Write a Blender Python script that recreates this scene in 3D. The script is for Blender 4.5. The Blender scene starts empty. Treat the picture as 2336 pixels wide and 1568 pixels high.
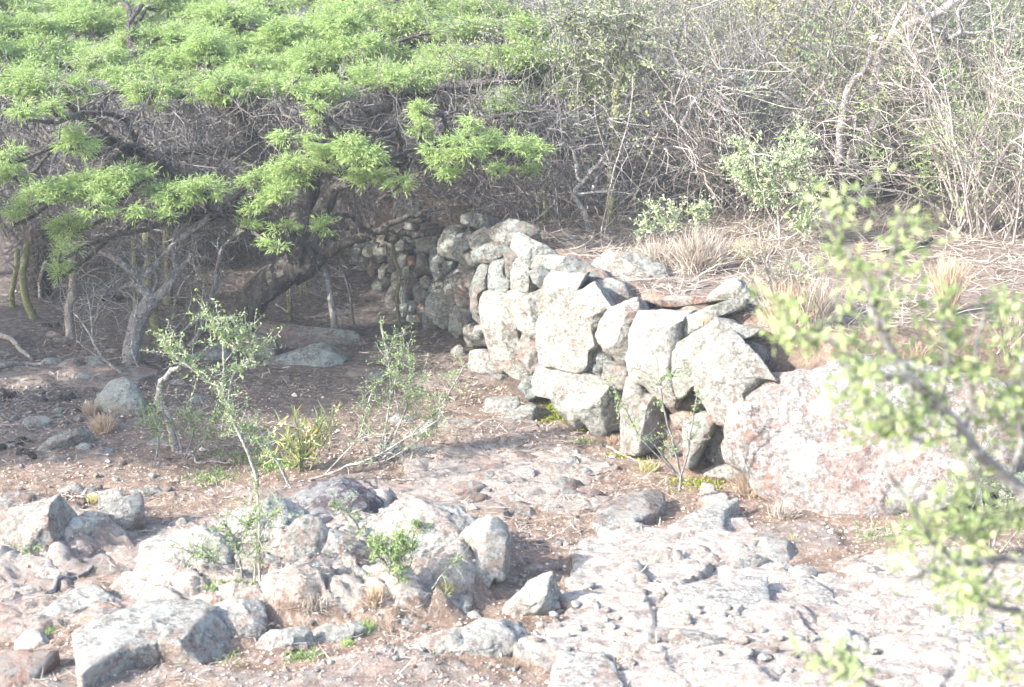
import bpy, math
import numpy as np
from mathutils import Vector
R = math.radians
# ------------------------------------------------------------------ camera, sky, sun, exposure
scene = bpy.context.scene
COL = scene.collection
CAMZ, PITCH, HFOV = 2.6, 14.0, 35.0
cam_d = bpy.data.cameras.new('camera')
cam = bpy.data.objects.new('camera', cam_d); COL.objects.link(cam)
cam.location = (0, 0, CAMZ); cam.rotation_euler = (R(90-PITCH), 0, 0)
cam_d.sensor_width = 36; cam_d.lens = 18/math.tan(R(HFOV/2))
cam_d.clip_start = 0.1; cam_d.clip_end = 500
cam_d.dof.use_dof = True; cam_d.dof.focus_distance = 9.2; cam_d.dof.aperture_fstop = 4.6
scene.camera = cam
SUN = Vector((-0.80, -0.40, 0.50)).normalized()
sun_el = math.asin(SUN.z); sun_az = math.atan2(SUN.x, SUN.y)
world = bpy.data.worlds.new('World'); scene.world = world; world.use_nodes = True
wn = world.node_tree
sky = wn.nodes.new('ShaderNodeTexSky'); sky.sky_type = 'NISHITA'; sky.sun_disc = False
sky.sun_elevation = sun_el; sky.sun_rotation = sun_az; sky.air_density = 1.0; sky.dust_density = 2.0
wn.links.new(sky.outputs[0], wn.nodes['Background'].inputs[0])
wn.nodes['Background'].inputs[1].default_value = 0.15
sl = bpy.data.lights.new('sun', 'SUN'); sl.energy = 3.3; sl.angle = R(0.6); sl.color = (1.0, 0.955, 0.89)
so = bpy.data.objects.new('sun', sl); COL.objects.link(so)
so.rotation_euler = SUN.to_track_quat('Z', 'Y').to_euler()
scene.view_settings.view_transform = 'Standard'; scene.view_settings.look = 'None'
scene.view_settings.exposure = 2.2; scene.view_settings.gamma = 1
# ------------------------------------------------------------------ pixel <-> world (photo measured on a 2336 x 1568 grid)
FP = 1168/math.tan(R(HFOV/2)); SP, CP = math.sin(R(PITCH)), math.cos(R(PITCH))
def ray(u, v):
    a, b = (u-1168)/FP, (784-v)/FP
    return np.array([a, CP+b*SP, -SP+b*CP])
def at(u, v, Y):
    d = ray(u, v); return np.array([0, 0, CAMZ]) + d*(Y/d[1])
def proj(p):
    p = np.asarray(p, float); x, y, z = p[..., 0], p[..., 1], p[..., 2]-CAMZ
    dep = np.maximum(y*CP - z*SP, 0.05); up = y*SP + z*CP
    return 1168+FP*x/dep, 784-FP*up/dep
# frames of the enlarged crops the outlines were measured in: (source x, source y, scale)
FR_ = {'D': (0, 0, 1/1.2397/1), 'A': (0, 0, 2.306), 'B': (950, 0, 2.306), 'C': (1896, 0, 2.306), 'E': (0, 600, 2.306), 'F': (900, 560, 2.306),
       'G': (1896, 560, 2.306), 'H': (0, 1244, 2.24), 'I': (900, 1244, 2.24), 'J': (1896, 1244, 2.24), 'K': (950, 600, 4.612), 'L': (1350, 700, 3.92), 'M': (1700, 760, 3.733)}
def px(fr, pts):
    a = np.asarray(pts, float).copy()
    if fr == 'D': return a
    ox, oy, s = FR_[fr]
    a[:, 0] = (ox + a[:, 0]/s)/1.2397; a[:, 1] = (oy + a[:, 1]/s)/1.2397
    return a
# ------------------------------------------------------------------ noise
def _hash(ix, iy, iz, seed):
    n = (ix*374761393 + iy*668265263 + iz*2147483647 + seed*974634777) & 0xFFFFFFFF
    n = ((n ^ (n >> 13))*1274126177) & 0xFFFFFFFF
    n = ((n ^ (n >> 16))*2246822519) & 0xFFFFFFFF
    return ((n ^ (n >> 15)) & 0xFFFFFF)/float(0xFFFFFF)*2-1
def vnoise(p, seed=0):
    p = np.asarray(p, float); f = np.floor(p); t = p-f; t = t*t*t*(t*(t*6-15)+10); i = f.astype(np.int64)
    out = 0
    for dx in (0, 1):
        for dy in (0, 1):
            for dz in (0, 1):
                w = (t[..., 0] if dx else 1-t[..., 0])*(t[..., 1] if dy else 1-t[..., 1])*(t[..., 2] if dz else 1-t[..., 2])
                out = out + w*_hash(i[..., 0]+dx, i[..., 1]+dy, i[..., 2]+dz, seed)
    return out
def fbm(p, seed=0, octv=4, gain=.5, lac=2.03):
    a, s, o = 1.0, 0, 0
    p = np.asarray(p, float)
    for k in range(octv):
        o = o + a*vnoise(p, seed+k*17); p = p*lac + 13.7; s += a; a *= gain
    return o/s
def xy3(x, y, z=0): return np.stack([x, y, np.zeros_like(x)+z], -1)
def sstep(a, b, x):
    t = np.clip((x-a)/(b-a), 0, 1); return t*t*(3-2*t)
# ------------------------------------------------------------------ terrain height
def g0(u, v, z=0.0):
    d = ray(u, v); t = (z-CAMZ)/d[2]; return (d*t)[:2]
WALLPX = [(1700, 1110), (1560, 1085), (1420, 1035), (1290, 968), (1190, 905), (1125, 868), (1060, 800), (985, 748), (920, 725), (872, 690), (845, 635), (790, 600)]
WALL = np.array([[9, 7.9], [3.5, 7.6], [2.4, 7.45], [1.5, 7.3]] + [list(g0(u, v)) for u, v in WALLPX] + [[-1.9, 15.0], [-3.2, 18.5], [-12, 30.0]])
def wall_sd(x, y):
    """signed distance to the wall foot, positive on the terrace side"""
    best = np.full(np.shape(x), 1e9); sg = np.ones(np.shape(x))
    for a, b in zip(WALL[:-1], WALL[1:]):
        d = b-a; L = d@d
        t = np.clip(((x-a[0])*d[0]+(y-a[1])*d[1])/L, 0, 1)
        ex, ey = x-(a[0]+t*d[0]), y-(a[1]+t*d[1]); q = np.hypot(ex, ey)
        cr = d[0]*(y-a[1])-d[1]*(x-a[0])
        m = q < best-1e-9; best = np.where(m, q, best); sg = np.where(m, np.where(cr < 0, 1, -1), sg)
    return best*sg
def wall_hit(u, v, z=0.4):
    """plan point where the pixel ray crosses the wall line, and outward normal"""
    d = ray(u, v)[:2]
    for a, b in zip(WALL[:-1], WALL[1:]):
        e = b-a; M = np.array([[d[0], -e[0]], [d[1], -e[1]]])
        if abs(np.linalg.det(M)) < 1e-9: continue
        t, s = np.linalg.solve(M, a)
        if -0.001 <= s <= 1.001 and t > 0:
            n = np.array([-e[1], e[0]]); n = n/np.hypot(*n)
            if n @ d > 0: n = -n
            return a+e*s, n
    return None
rs = np.random.RandomState(5)
# fractured bedrock plates in the right foreground
_pc = np.array([g0(u, v) for u, v in [(1380,1300),(1500,1330),(1640,1350),(1400,1450),(1560,1450),(1700,1420),(1450,1540),(1650,1530),(1850,1400),(1950,1350),(1820,1330),(2080,1330),(2200,1420),(1950,1500),(2100,1540),(1800,1520),(2250,1560),(2320,1350),(1550,1240),(1640,1190),(1380,1600),(1560,1640),(1760,1640),(2000,1640),(2250,1680)]])
_ph = rs.uniform(-.018, .02, len(_pc)); _pt = rs.uniform(-.035, .035, (len(_pc), 2)); _pt[:, 1] += .03
def plates(x, y):
    wx = x+.06*fbm(xy3(x*2.2, y*2.2), 3, 3); wy = y+.06*fbm(xy3(x*2.2, y*2.2), 9, 3)
    d1 = np.full(x.shape, 9.); d2 = d1.copy(); h = np.zeros_like(x)
    for c, hh, tt in zip(_pc, _ph, _pt):
        d = np.hypot((wx-c[0])*1.0, (wy-c[1])*1.35)
        nh = hh+tt[0]*(x-c[0])+tt[1]*(y-c[1])
        m = d < d1; d2 = np.where(m, d1, np.minimum(d2, d)); h = np.where(m, nh, h); d1 = np.where(m, d, d1)
    e = d2-d1
    return h - .007*np.exp(-(e/.008)**2), e
def inpoly(u, v, poly):
    c = np.zeros(u.shape, bool); n = len(poly)
    for i in range(n):
        x1, y1 = poly[i]; x2, y2 = poly[(i+1) % n]
        cond = ((y1 > v) != (y2 > v)); xi = (x2-x1)*(v-y1)/((y2-y1) if y2 != y1 else 1e-9)+x1
        c ^= cond & (u < xi)
    return c
RSLAB = [(1310,1290),(1480,1215),(1690,1135),(1740,1250),(1900,1300),(2100,1262),(2600,1330),(2600,2100),(1180,2100),(1270,1500),(1330,1420)]
LSLAB = [(-700,1140),(200,1150),(420,1195),(640,1150),(850,1130),(1120,1160),(1150,1300),(1090,1400),(640,1390),(250,1440),(-700,1560)]
CSLAB = [(880,1090),(1150,1010),(1330,1060),(1420,1130),(1250,1190),(980,1150)]
def zones(x, y):
    u, v = proj(xy3(x, y))
    wu = u+150*fbm(xy3(x*2.4, y*2.4), 21, 5, .6); wv = v+45*fbm(xy3(x*3, y*3), 22, 4)
    near = y > 2.0
    r = inpoly(wu, wv, RSLAB) & near; l = inpoly(wu, wv, LSLAB) & near; c = inpoly(wu, wv, CSLAB) & near
    return r.astype(float), l.astype(float), c.astype(float)
def polysd(x, y, poly):
    d = np.full(np.shape(x), 9.); n = len(poly)
    for i in range(n):
        a, b = poly[i], poly[(i+1) % n]; e = b-a; t = np.clip(((x-a[0])*e[0]+(y-a[1])*e[1])/(e@e), 0, 1)
        d = np.minimum(d, np.hypot(x-a[0]-t*e[0], y-a[1]-t*e[1]))
    return np.where(inpoly(x, y, poly), d, -d)
MOUNDS = [(np.array([g0(u, v, .08) for u, v in pp]), hh) for pp, hh in [
  ([(330,1270),(480,1200),(640,1160),(700,1120),(860,1140),(1050,1160),(1150,1200),(1150,1310),(1040,1370),(900,1395),(600,1400),(300,1380)], .13),
  ([(200,1470),(250,1410),(420,1370),(590,1360),(590,1440),(400,1460)], .05),
  ([(60,1440),(200,1345),(300,1350),(300,1410),(100,1450)], .05),
  ([(-60,1240),(60,1140),(200,1170),(310,1130),(300,1200),(100,1280),(-60,1290)], .07),
  ([(350,1540),(450,1480),(650,1420),(720,1440),(600,1500),(400,1545)], .03),
  ([(580,1480),(800,1430),(1000,1400),(1200,1440),(1150,1490),(900,1510)], .04)]]
def mounds(x, y):
    h = np.zeros(np.shape(x)); m = (y > 4) & (y < 8.5) & (abs(x) < 3.2)
    if np.any(m):
        xm, ym = x[m], y[m]; w = .06*fbm(xy3(xm*4, ym*4), 91, 3); q = np.zeros(xm.shape)
        for pp, hh in MOUNDS: q = np.maximum(q, hh*sstep(-.05, .16, polysd(xm+w, ym+w*.7, pp)))
        h[m] = q
    return h
def frac(x, y, sx, sy, seed):
    """jointed rock: random cells, each with its own level and tilt, with a narrow joint between them"""
    X_ = x/sx+.35*fbm(xy3(x*3, y*3), seed, 2); Y_ = y/sy+.35*fbm(xy3(x*3, y*3), seed+5, 2)
    ix, iy = np.floor(X_).astype(np.int64), np.floor(Y_).astype(np.int64); d1 = np.full(x.shape, 9.); d2 = d1.copy(); h = np.zeros(x.shape)
    for a in (-1, 0, 1):
        for b in (-1, 0, 1):
            jx, jy = ix+a, iy+b; q = [_hash(jx, jy, jx*0+k, seed) for k in range(5)]
            ex, ey = X_-(jx+.5+.42*q[0]), Y_-(jy+.5+.42*q[1]); d = np.hypot(ex, ey); m = d < d1
            d2 = np.where(m, d1, np.minimum(d2, d)); h = np.where(m, q[2]+1.1*(q[3]*ex+q[4]*ey), h); d1 = np.where(m, d, d1)
    return h, d2-d1
def low_base(x, y):
    h = .012*fbm(xy3(x*1.3, y*1.3), 31, 3) + np.maximum(y-13, 0)*.05 + np.maximum(y-18, 0)*.22 + np.maximum(-x-3, 0)*.03
    return h + sstep(5.2, 3.2, y)*.25 + mounds(x, y)
def T(x, y, fine=True):
    x = np.atleast_1d(np.asarray(x, float)); y = np.atleast_1d(np.asarray(y, float))
    low = low_base(x, y)
    sd = wall_sd(x, y)
    top = .76 + .05*fbm(xy3(x*.9, y*.9), 41, 3) + np.maximum(sd-.5, 0)*.045 + np.maximum(sd-4, 0)*.16 + np.maximum(y-17, 0)*.12
    # wall loses height behind its far end
    k = sstep(.20, .42, sd)
    if fine:
        r, l, c = zones(x, y)
        ph, e = plates(x, y)
        strata = fbm(xy3(x*1.2+y*.5, y*5-x*1.6), 55, 4)
        st = strata*3.0; st = (np.floor(st)+sstep(.55, 1, st-np.floor(st)))/3.0
        s2 = fbm(xy3(x*1.6-y*.6, y*9+x*1.2), 65, 4)*3.2; s2 = (np.floor(s2)+sstep(.35, 1, s2-np.floor(s2)))/3.2
        low = low + r*(.03+ph*.9+.045*st+.022*s2+.007*fbm(xy3(x*22, y*22), 56, 3)+.012*(1-2*np.abs(fbm(xy3(x*5, y*9), 66, 3))))
        low = low + np.maximum(np.maximum(l, c), np.clip(mounds(x, y)*9, 0, 1))*(.02+.055*st+.012*fbm(xy3(x*14, y*14), 57, 3))
        fh, fe = frac(x+.3*y, y-.1*x, .62, .26, 303); low = low + r*(.013*fh-.012*np.exp(-(fe/.045)**2))
        fh, fe = frac(x-.6*y, y+.5*x, .42, .17, 304); low = low + np.maximum(l, c*.6)*(.016*fh-.014*np.exp(-(fe/.06)**2))
        mk = np.clip(mounds(x, y)*9, 0, 1)
        if mk.any():
            rg = 1-2.2*np.abs(fbm(xy3(x*3.2+y, y*4.6), 67, 4)); f2 = fbm(xy3(x*6, y*8), 68, 4)*2.5; f2 = (np.floor(f2)+sstep(.3, 1, f2-np.floor(f2)))/2.5
            fh, fe = frac(x-.35*y, y+.3*x, .24, .14, 301); gh, ge = frac(x+.2*y, y-.3*x, .11, .08, 302)
            low = low + mk*(.034*fh-.035*np.exp(-(fe/.10)**2)+.010*gh-.008*np.exp(-(ge/.10)**2))
            low = low + mk*(.022*rg+.020*f2+.006*fbm(xy3(x*28, y*28), 69, 2))
        oth = 1-np.maximum(np.maximum(r, l), c)
        pt = sstep(.12, .3, fbm(xy3(x*1.6+4, y*1.9), 58, 3))*sstep(10.8, 9.5, y)
        low = low + oth*(.010*fbm(xy3(x*9, y*9), 59, 4)+.006*fbm(xy3(x*35, y*35), 60, 2)+pt*(.02+.03*st))
        low = low + oth*.05*sstep(.1, .6, -sd+.1)*0
        top = top + .02*fbm(xy3(x*5, y*5), 61, 4)
    return low*(1-k)+top*k
def Tz(x, y): return float(T(np.array([x]), np.array([y]))[0])
def gnd(u, v):
    """first point of the terrain seen through a pixel"""
    d = ray(u, v); t = np.linspace(3.0, 40, 1500)
    P = np.array([0, 0, CAMZ])+d[None]*t[:, None]
    h = T(P[:, 0], P[:, 1], False); i = np.argmax(P[:, 2] < h)
    if P[i, 2] >= h[i]: i = 500
    return P[i]
# ------------------------------------------------------------------ mesh helpers
def link_mesh(name, V, F, mat, parent=None, origin=None, smooth=True, attrs=None):
    """V (n,3); F list of int arrays (m,k)"""
    V = np.asarray(V, np.float32)
    me = bpy.data.meshes.new(name)
    if origin is not None: V = V-np.asarray(origin, np.float32)
    F = [np.asarray(f, np.int32) for f in F if len(f)]
    nl = sum(f.size for f in F); npoly = sum(len(f) for f in F)
    me.vertices.add(len(V)); me.vertices.foreach_set('co', V.ravel())
    me.loops.add(nl); me.loops.foreach_set('vertex_index', np.concatenate([f.ravel() for f in F]))
    me.polygons.add(npoly)
    tot = np.concatenate([np.full(len(f), f.shape[1], np.int32) for f in F])
    st = np.concatenate([[0], np.cumsum(tot)[:-1]]).astype(np.int32)
    me.polygons.foreach_set('loop_start', st); me.polygons.foreach_set('loop_total', tot)
    me.polygons.foreach_set('use_smooth', np.full(npoly, smooth))
    me.update(calc_edges=True)
    if attrs is not None:
        ca = me.color_attributes.new('zone', 'FLOAT_COLOR', 'POINT')
        ca.data.foreach_set('color', np.asarray(attrs, np.float32).ravel())
    me.materials.append(mat)
    o = bpy.data.objects.new(name, me); COL.objects.link(o)
    if origin is not None and parent is None: o.location = [float(q) for q in origin]
    if parent is not None: o.parent = parent
    return o
def tag(o, label=None, cat=None, group=None, kind=None):
    if label: o['label'] = label
    if cat: o['category'] = cat
    if group: o['group'] = group
    if kind: o['kind'] = kind
    return o
def empty(name, loc, label, cat, group=None):
    o = bpy.data.objects.new(name, None); COL.objects.link(o); o.location = [float(q) for q in loc]
    o.empty_display_size = .1
    return tag(o, label, cat, group)
class MB:
    """collects tubes, blades and leaves into one mesh"""
    def __init__(s): s.V, s.F, s.n = [], {}, 0
    def add(s, V, F):
        V = np.asarray(V, float).reshape(-1, 3); F = np.asarray(F, np.int64)
        s.V.append(V); s.F.setdefault(F.shape[1], []).append(F+s.n); s.n += len(V)
    def build(s, name, mat, parent=None, origin=None, smooth=True):
        if not s.V: return None
        return link_mesh(name, np.concatenate(s.V), [np.concatenate(f) for f in s.F.values()], mat, parent, origin, smooth)
    def tubes(s, P, Rd, k=3, bump=0, seed=0):
        """P (M,K,3) paths, Rd (M,K) radii"""
        P = np.asarray(P, float); Rd = np.asarray(Rd, float)
        if P.ndim == 2: P = P[None]; Rd = Rd[None]
        M, K, _ = P.shape
        Tn = np.gradient(P, axis=1); Tn /= np.linalg.norm(Tn, axis=2, keepdims=True)+1e-9
        ref = np.zeros_like(Tn); ref[..., 0] = 1.0
        avg = np.abs(Tn.mean(1)); sw = avg[:, 0] > .75; ref[sw] = [0, 1, 0.]
        A = np.cross(Tn, ref); A /= np.linalg.norm(A, axis=2, keepdims=True)+1e-9; B = np.cross(Tn, A)
        th = np.arange(k)*2*np.pi/k
        rr = Rd[..., None]*np.ones(k)
        if bump:
            rr = rr*(1+bump*fbm(np.stack(np.broadcast_arrays(np.cos(th)*2.2, np.sin(th)*2.2, np.arange(K)[:, None]*.6), -1), seed, 3)[None])
        V = P[:, :, None, :]+rr[..., None]*(A[:, :, None, :]*np.cos(th)[:, None]+B[:, :, None, :]*np.sin(th)[:, None])
        idx = np.arange(M*K*k).reshape(M, K, k)
        a = idx[:, :-1]; b = idx[:, 1:]; a2 = np.roll(a, -1, 2); b2 = np.roll(b, -1, 2)
        s.add(V, np.stack([a, a2, b2, b], -1).reshape(-1, 4))
        # end caps
        tip = P[:, -1]; st = s.n
        s.V.append(tip.reshape(-1, 3)); s.n += M
        L = idx[:, -1]+(st-M*K*k)
        f = np.stack([L, np.roll(L, -1, 1), np.broadcast_to((st+np.arange(M))[:, None], L.shape)], -1).reshape(-1, 3)
        s.F.setdefault(3, []).append(f)
    def leaves(s, base, dirv, up, ln, wd, fold=0.0):
        """pointed ovate leaves as two quads: base (N,3), dir, up, length, width"""
        base = np.asarray(base, float); N = len(base)
        d = dirv/(np.linalg.norm(dirv, axis=1, keepdims=True)+1e-9)
        sd = np.cross(d, up); sd /= np.linalg.norm(sd, axis=1, keepdims=True)+1e-9
        nn = np.cross(sd, d)
        ln = np.broadcast_to(ln, (N,))[:, None]; wd = np.broadcast_to(wd, (N,))[:, None]
        p0 = base; p1 = base+d*ln*.45+sd*wd*.5+nn*wd*fold; p2 = base+d*ln - nn*ln*.12; p3 = base+d*ln*.45-sd*wd*.5+nn*wd*fold
        V = np.stack([p0, p1, p2, p3], 1)
        i = np.arange(N)[:, None]*4
        if fold: s.add(V, np.concatenate([i+[[0, 1, 2]], i+[[0, 2, 3]]]))
        else: s.add(V, i+[[0, 1, 2, 3]])
def rnd_dir(r, n, up=0.0):
    d = r.normal(size=(n, 3)); d[:, 2] += up; return d/(np.linalg.norm(d, axis=1, keepdims=True)+1e-9)
def walks(r, start, dirv, length, K, wob, droop=0.0):
    """random-walk paths (M,K,3)"""
    M = len(start); P = np.zeros((M, K, 3)); P[:, 0] = start
    d = dirv/(np.linalg.norm(dirv, axis=1, keepdims=True)+1e-9); st = (np.broadcast_to(length, (M,))/(K-1))[:, None]
    for k in range(1, K):
        d = d+r.normal(size=(M, 3))*wob; d[:, 2] -= droop
        d = d/(np.linalg.norm(d, axis=1, keepdims=True)+1e-9); P[:, k] = P[:, k-1]+d*st
    return P
def smooth_path(pts, n, r=None, wob=0.0):
    pts = np.asarray(pts, float); m = len(pts); t = np.linspace(0, m-1, n); i = np.minimum(t.astype(int), m-2); f = (t-i)[:, None]
    g = lambda j: pts[np.clip(j, 0, m-1)]
    p0, p1, p2, p3 = g(i-1), g(i), g(i+1), g(i+2)
    o = .5*((2*p1)+(-p0+p2)*f+(2*p0-5*p1+4*p2-p3)*f**2+(-p0+3*p1-3*p2+p3)*f**3)
    if wob and r is not None: o[1:-1] += r.normal(size=(n-2, o.shape[1]))*wob
    return o
# ------------------------------------------------------------------ materials
class NT:
    def __init__(s, name):
        s.m = bpy.data.materials.new(name); s.m.use_nodes = True; s.t = s.m.node_tree; s.t.nodes.clear()
        s.out = s.n('ShaderNodeOutputMaterial'); s.b = s.n('ShaderNodeBsdfPrincipled')
        s.l(s.b.outputs[0], s.out.inputs[0]); s.b.inputs['Specular IOR Level'].default_value = .25
        s.pos = s.n('ShaderNodeNewGeometry').outputs['Position']
    def n(s, t): return s.t.nodes.new(t)
    def l(s, a, b): s.t.links.new(a, b)
    def noise(s, scale, detail=6, rough=.6, vec=None, dist=0):
        n = s.n('ShaderNodeTexNoise'); n.inputs['Scale'].default_value = scale; n.inputs['Detail'].default_value = detail
        n.inputs['Roughness'].default_value = rough; n.inputs['Distortion'].default_value = dist
        s.l(vec or s.pos, n.inputs['Vector']); return n.outputs['Fac']
    def voro(s, scale, vec=None, feat='F1', out='Distance'):
        n = s.n('ShaderNodeTexVoronoi'); n.feature = feat; n.inputs['Scale'].default_value = scale; s.l(vec or s.pos, n.inputs['Vector']); return n.outputs[out]
    def ramp(s, fac, stops, interp='LINEAR'):
        n = s.n('ShaderNodeValToRGB'); n.color_ramp.interpolation = interp
        e = n.color_ramp.elements
        while len(e) < len(stops): e.new(.5)
        for q, (p, c) in zip(e, stops): q.position = p; q.color = (*c, 1) if isinstance(c, tuple) else (c, c, c, 1)
        s.l(fac, n.inputs[0]); return n.outputs[0]
    def mix(s, fac, a, b, mode='MIX'):
        n = s.n('ShaderNodeMix'); n.data_type = 'RGBA'; n.blend_type = mode
        for k, q in ((0, fac), (6, a), (7, b)):
            if isinstance(q, (int, float)): n.inputs[k].default_value = q
            elif isinstance(q, tuple): n.inputs[k].default_value = (*q, 1)
            else: s.l(q, n.inputs[k])
        return n.outputs[2]
    def math(s, op, a, b=0.0, clamp=False):
        n = s.n('ShaderNodeMath'); n.operation = op; n.use_clamp = clamp
        for k, q in ((0, a), (1, b)):
            if isinstance(q, (int, float)): n.inputs[k].default_value = q
            else: s.l(q, n.inputs[k])
        return n.outputs[0]
    def scale(s, v):
        n = s.n('ShaderNodeVectorMath'); n.operation = 'MULTIPLY'; s.l(s.pos, n.inputs[0]); n.inputs[1].default_value = v; return n.outputs[0]
    def orand(s): return s.n('ShaderNodeObjectInfo').outputs['Random']
    def bump(s, h, strength=.6, dist=.02, prev=None):
        n = s.n('ShaderNodeBump'); n.inputs['Strength'].default_value = strength; n.inputs['Distance'].default_value = dist
        s.l(h, n.inputs['Height'])
        if prev is not None: s.l(prev, n.inputs['Normal'])
        return n.outputs[0]
    def fin(s, col, nrm=None, rough=.9):
        s.l(col, s.b.inputs['Base Color']); s.b.inputs['Roughness'].default_value = rough
        if nrm is not None: s.l(nrm, s.b.inputs['Normal'])
        return s.m
def rock_mat(name, pink, dark, lichen, amt, spot=.5):
    m = NT(name)
    base = m.ramp(m.noise(9, 9, .72, dist=.3), [(.36, dark), (.5, pink), (.66, tuple(min(1, c*1.45) for c in pink))])
    stain = m.ramp(m.noise(3.1, 4), [(.55, 0.0), (.68, 1.0)])
    base = m.mix(m.math('MULTIPLY', stain, .45), base, (.32, .19, .13))
    big = m.math('ADD', m.noise(2.3, 3), m.math('MULTIPLY', m.orand(), .16))
    f = m.math('ADD', m.noise(26, 9, .72), m.math('MULTIPLY', big, .55))
    lf = m.ramp(f, [(.84-amt*.3, 0.0), (.89-amt*.3, 1.0)])
    lc = m.mix(m.ramp(m.noise(48, 6, .7), [(.42, 0.0), (.58, 1.0)]), lichen, tuple(c*.52 for c in lichen))
    lc = m.mix(m.ramp(m.noise(14, 5), [(.5, 0.0), (.6, .6)]), lc, tuple(c*1.35 for c in lichen))
    c = m.mix(m.math('MULTIPLY', lf, .9), base, lc)
    sp = m.ramp(m.noise(42, 9, .78), [(.53, 0.0), (.58, 1.0)])
    c = m.mix(m.math('MULTIPLY', sp, spot), c, tuple(q*.6 for q in dark))
    ws = m.ramp(m.voro(34), [(.12, 1.0), (.2, 0.0)])
    c = m.mix(m.math('MULTIPLY', m.math('MULTIPLY', ws, lf), .7), c, tuple(q*1.5 for q in lichen))
    pt = m.ramp(m.noise(5.5, 7, .68, dist=.5), [(.52, 0.0), (.56, 1.0)])
    c = m.mix(m.math('MULTIPLY', pt, .5), c, tuple(q*1.12 for q in lichen))
    pt2 = m.ramp(m.noise(4.2, 6, .7), [(.30, 1.0), (.37, 0.0)])
    c = m.mix(m.math('MULTIPLY', pt2, .5), c, dark)
    gr = m.ramp(m.orand(), [(0, .72), (.5, 1.0), (1, 1.12)], 'CONSTANT' if False else 'LINEAR')
    c = m.mix(1.0, c, gr, 'MULTIPLY')
    lay = m.noise(9, 6, .6, m.scale((1, 1, 4.5)))
    b = m.bump(m.noise(14, 10, .74), 1.0, .07)
    b = m.bump(m.noise(45, 9, .75), 1.0, .04, b)
    b = m.bump(lf, .5, .004, b)
    b = m.bump(lay, .5, .03, b)
    return m.fin(c, b, .92)
M = {}
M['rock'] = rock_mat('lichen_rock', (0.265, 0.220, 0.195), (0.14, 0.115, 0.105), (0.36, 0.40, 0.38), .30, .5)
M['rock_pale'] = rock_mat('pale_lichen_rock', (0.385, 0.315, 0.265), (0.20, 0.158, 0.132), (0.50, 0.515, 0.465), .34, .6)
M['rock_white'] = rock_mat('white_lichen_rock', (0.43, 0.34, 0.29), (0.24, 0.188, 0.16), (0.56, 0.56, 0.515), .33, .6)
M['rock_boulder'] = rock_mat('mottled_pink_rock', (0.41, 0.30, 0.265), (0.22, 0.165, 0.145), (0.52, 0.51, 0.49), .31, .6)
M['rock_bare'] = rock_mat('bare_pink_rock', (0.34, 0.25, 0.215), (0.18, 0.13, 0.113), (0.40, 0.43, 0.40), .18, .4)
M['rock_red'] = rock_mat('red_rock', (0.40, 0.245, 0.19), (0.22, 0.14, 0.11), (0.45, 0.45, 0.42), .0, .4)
M['rock_dark'] = rock_mat('purple_rock', (0.17, 0.135, 0.15), (0.09, 0.075, 0.083), (0.440, 0.462, 0.462), .2, .4)
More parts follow.
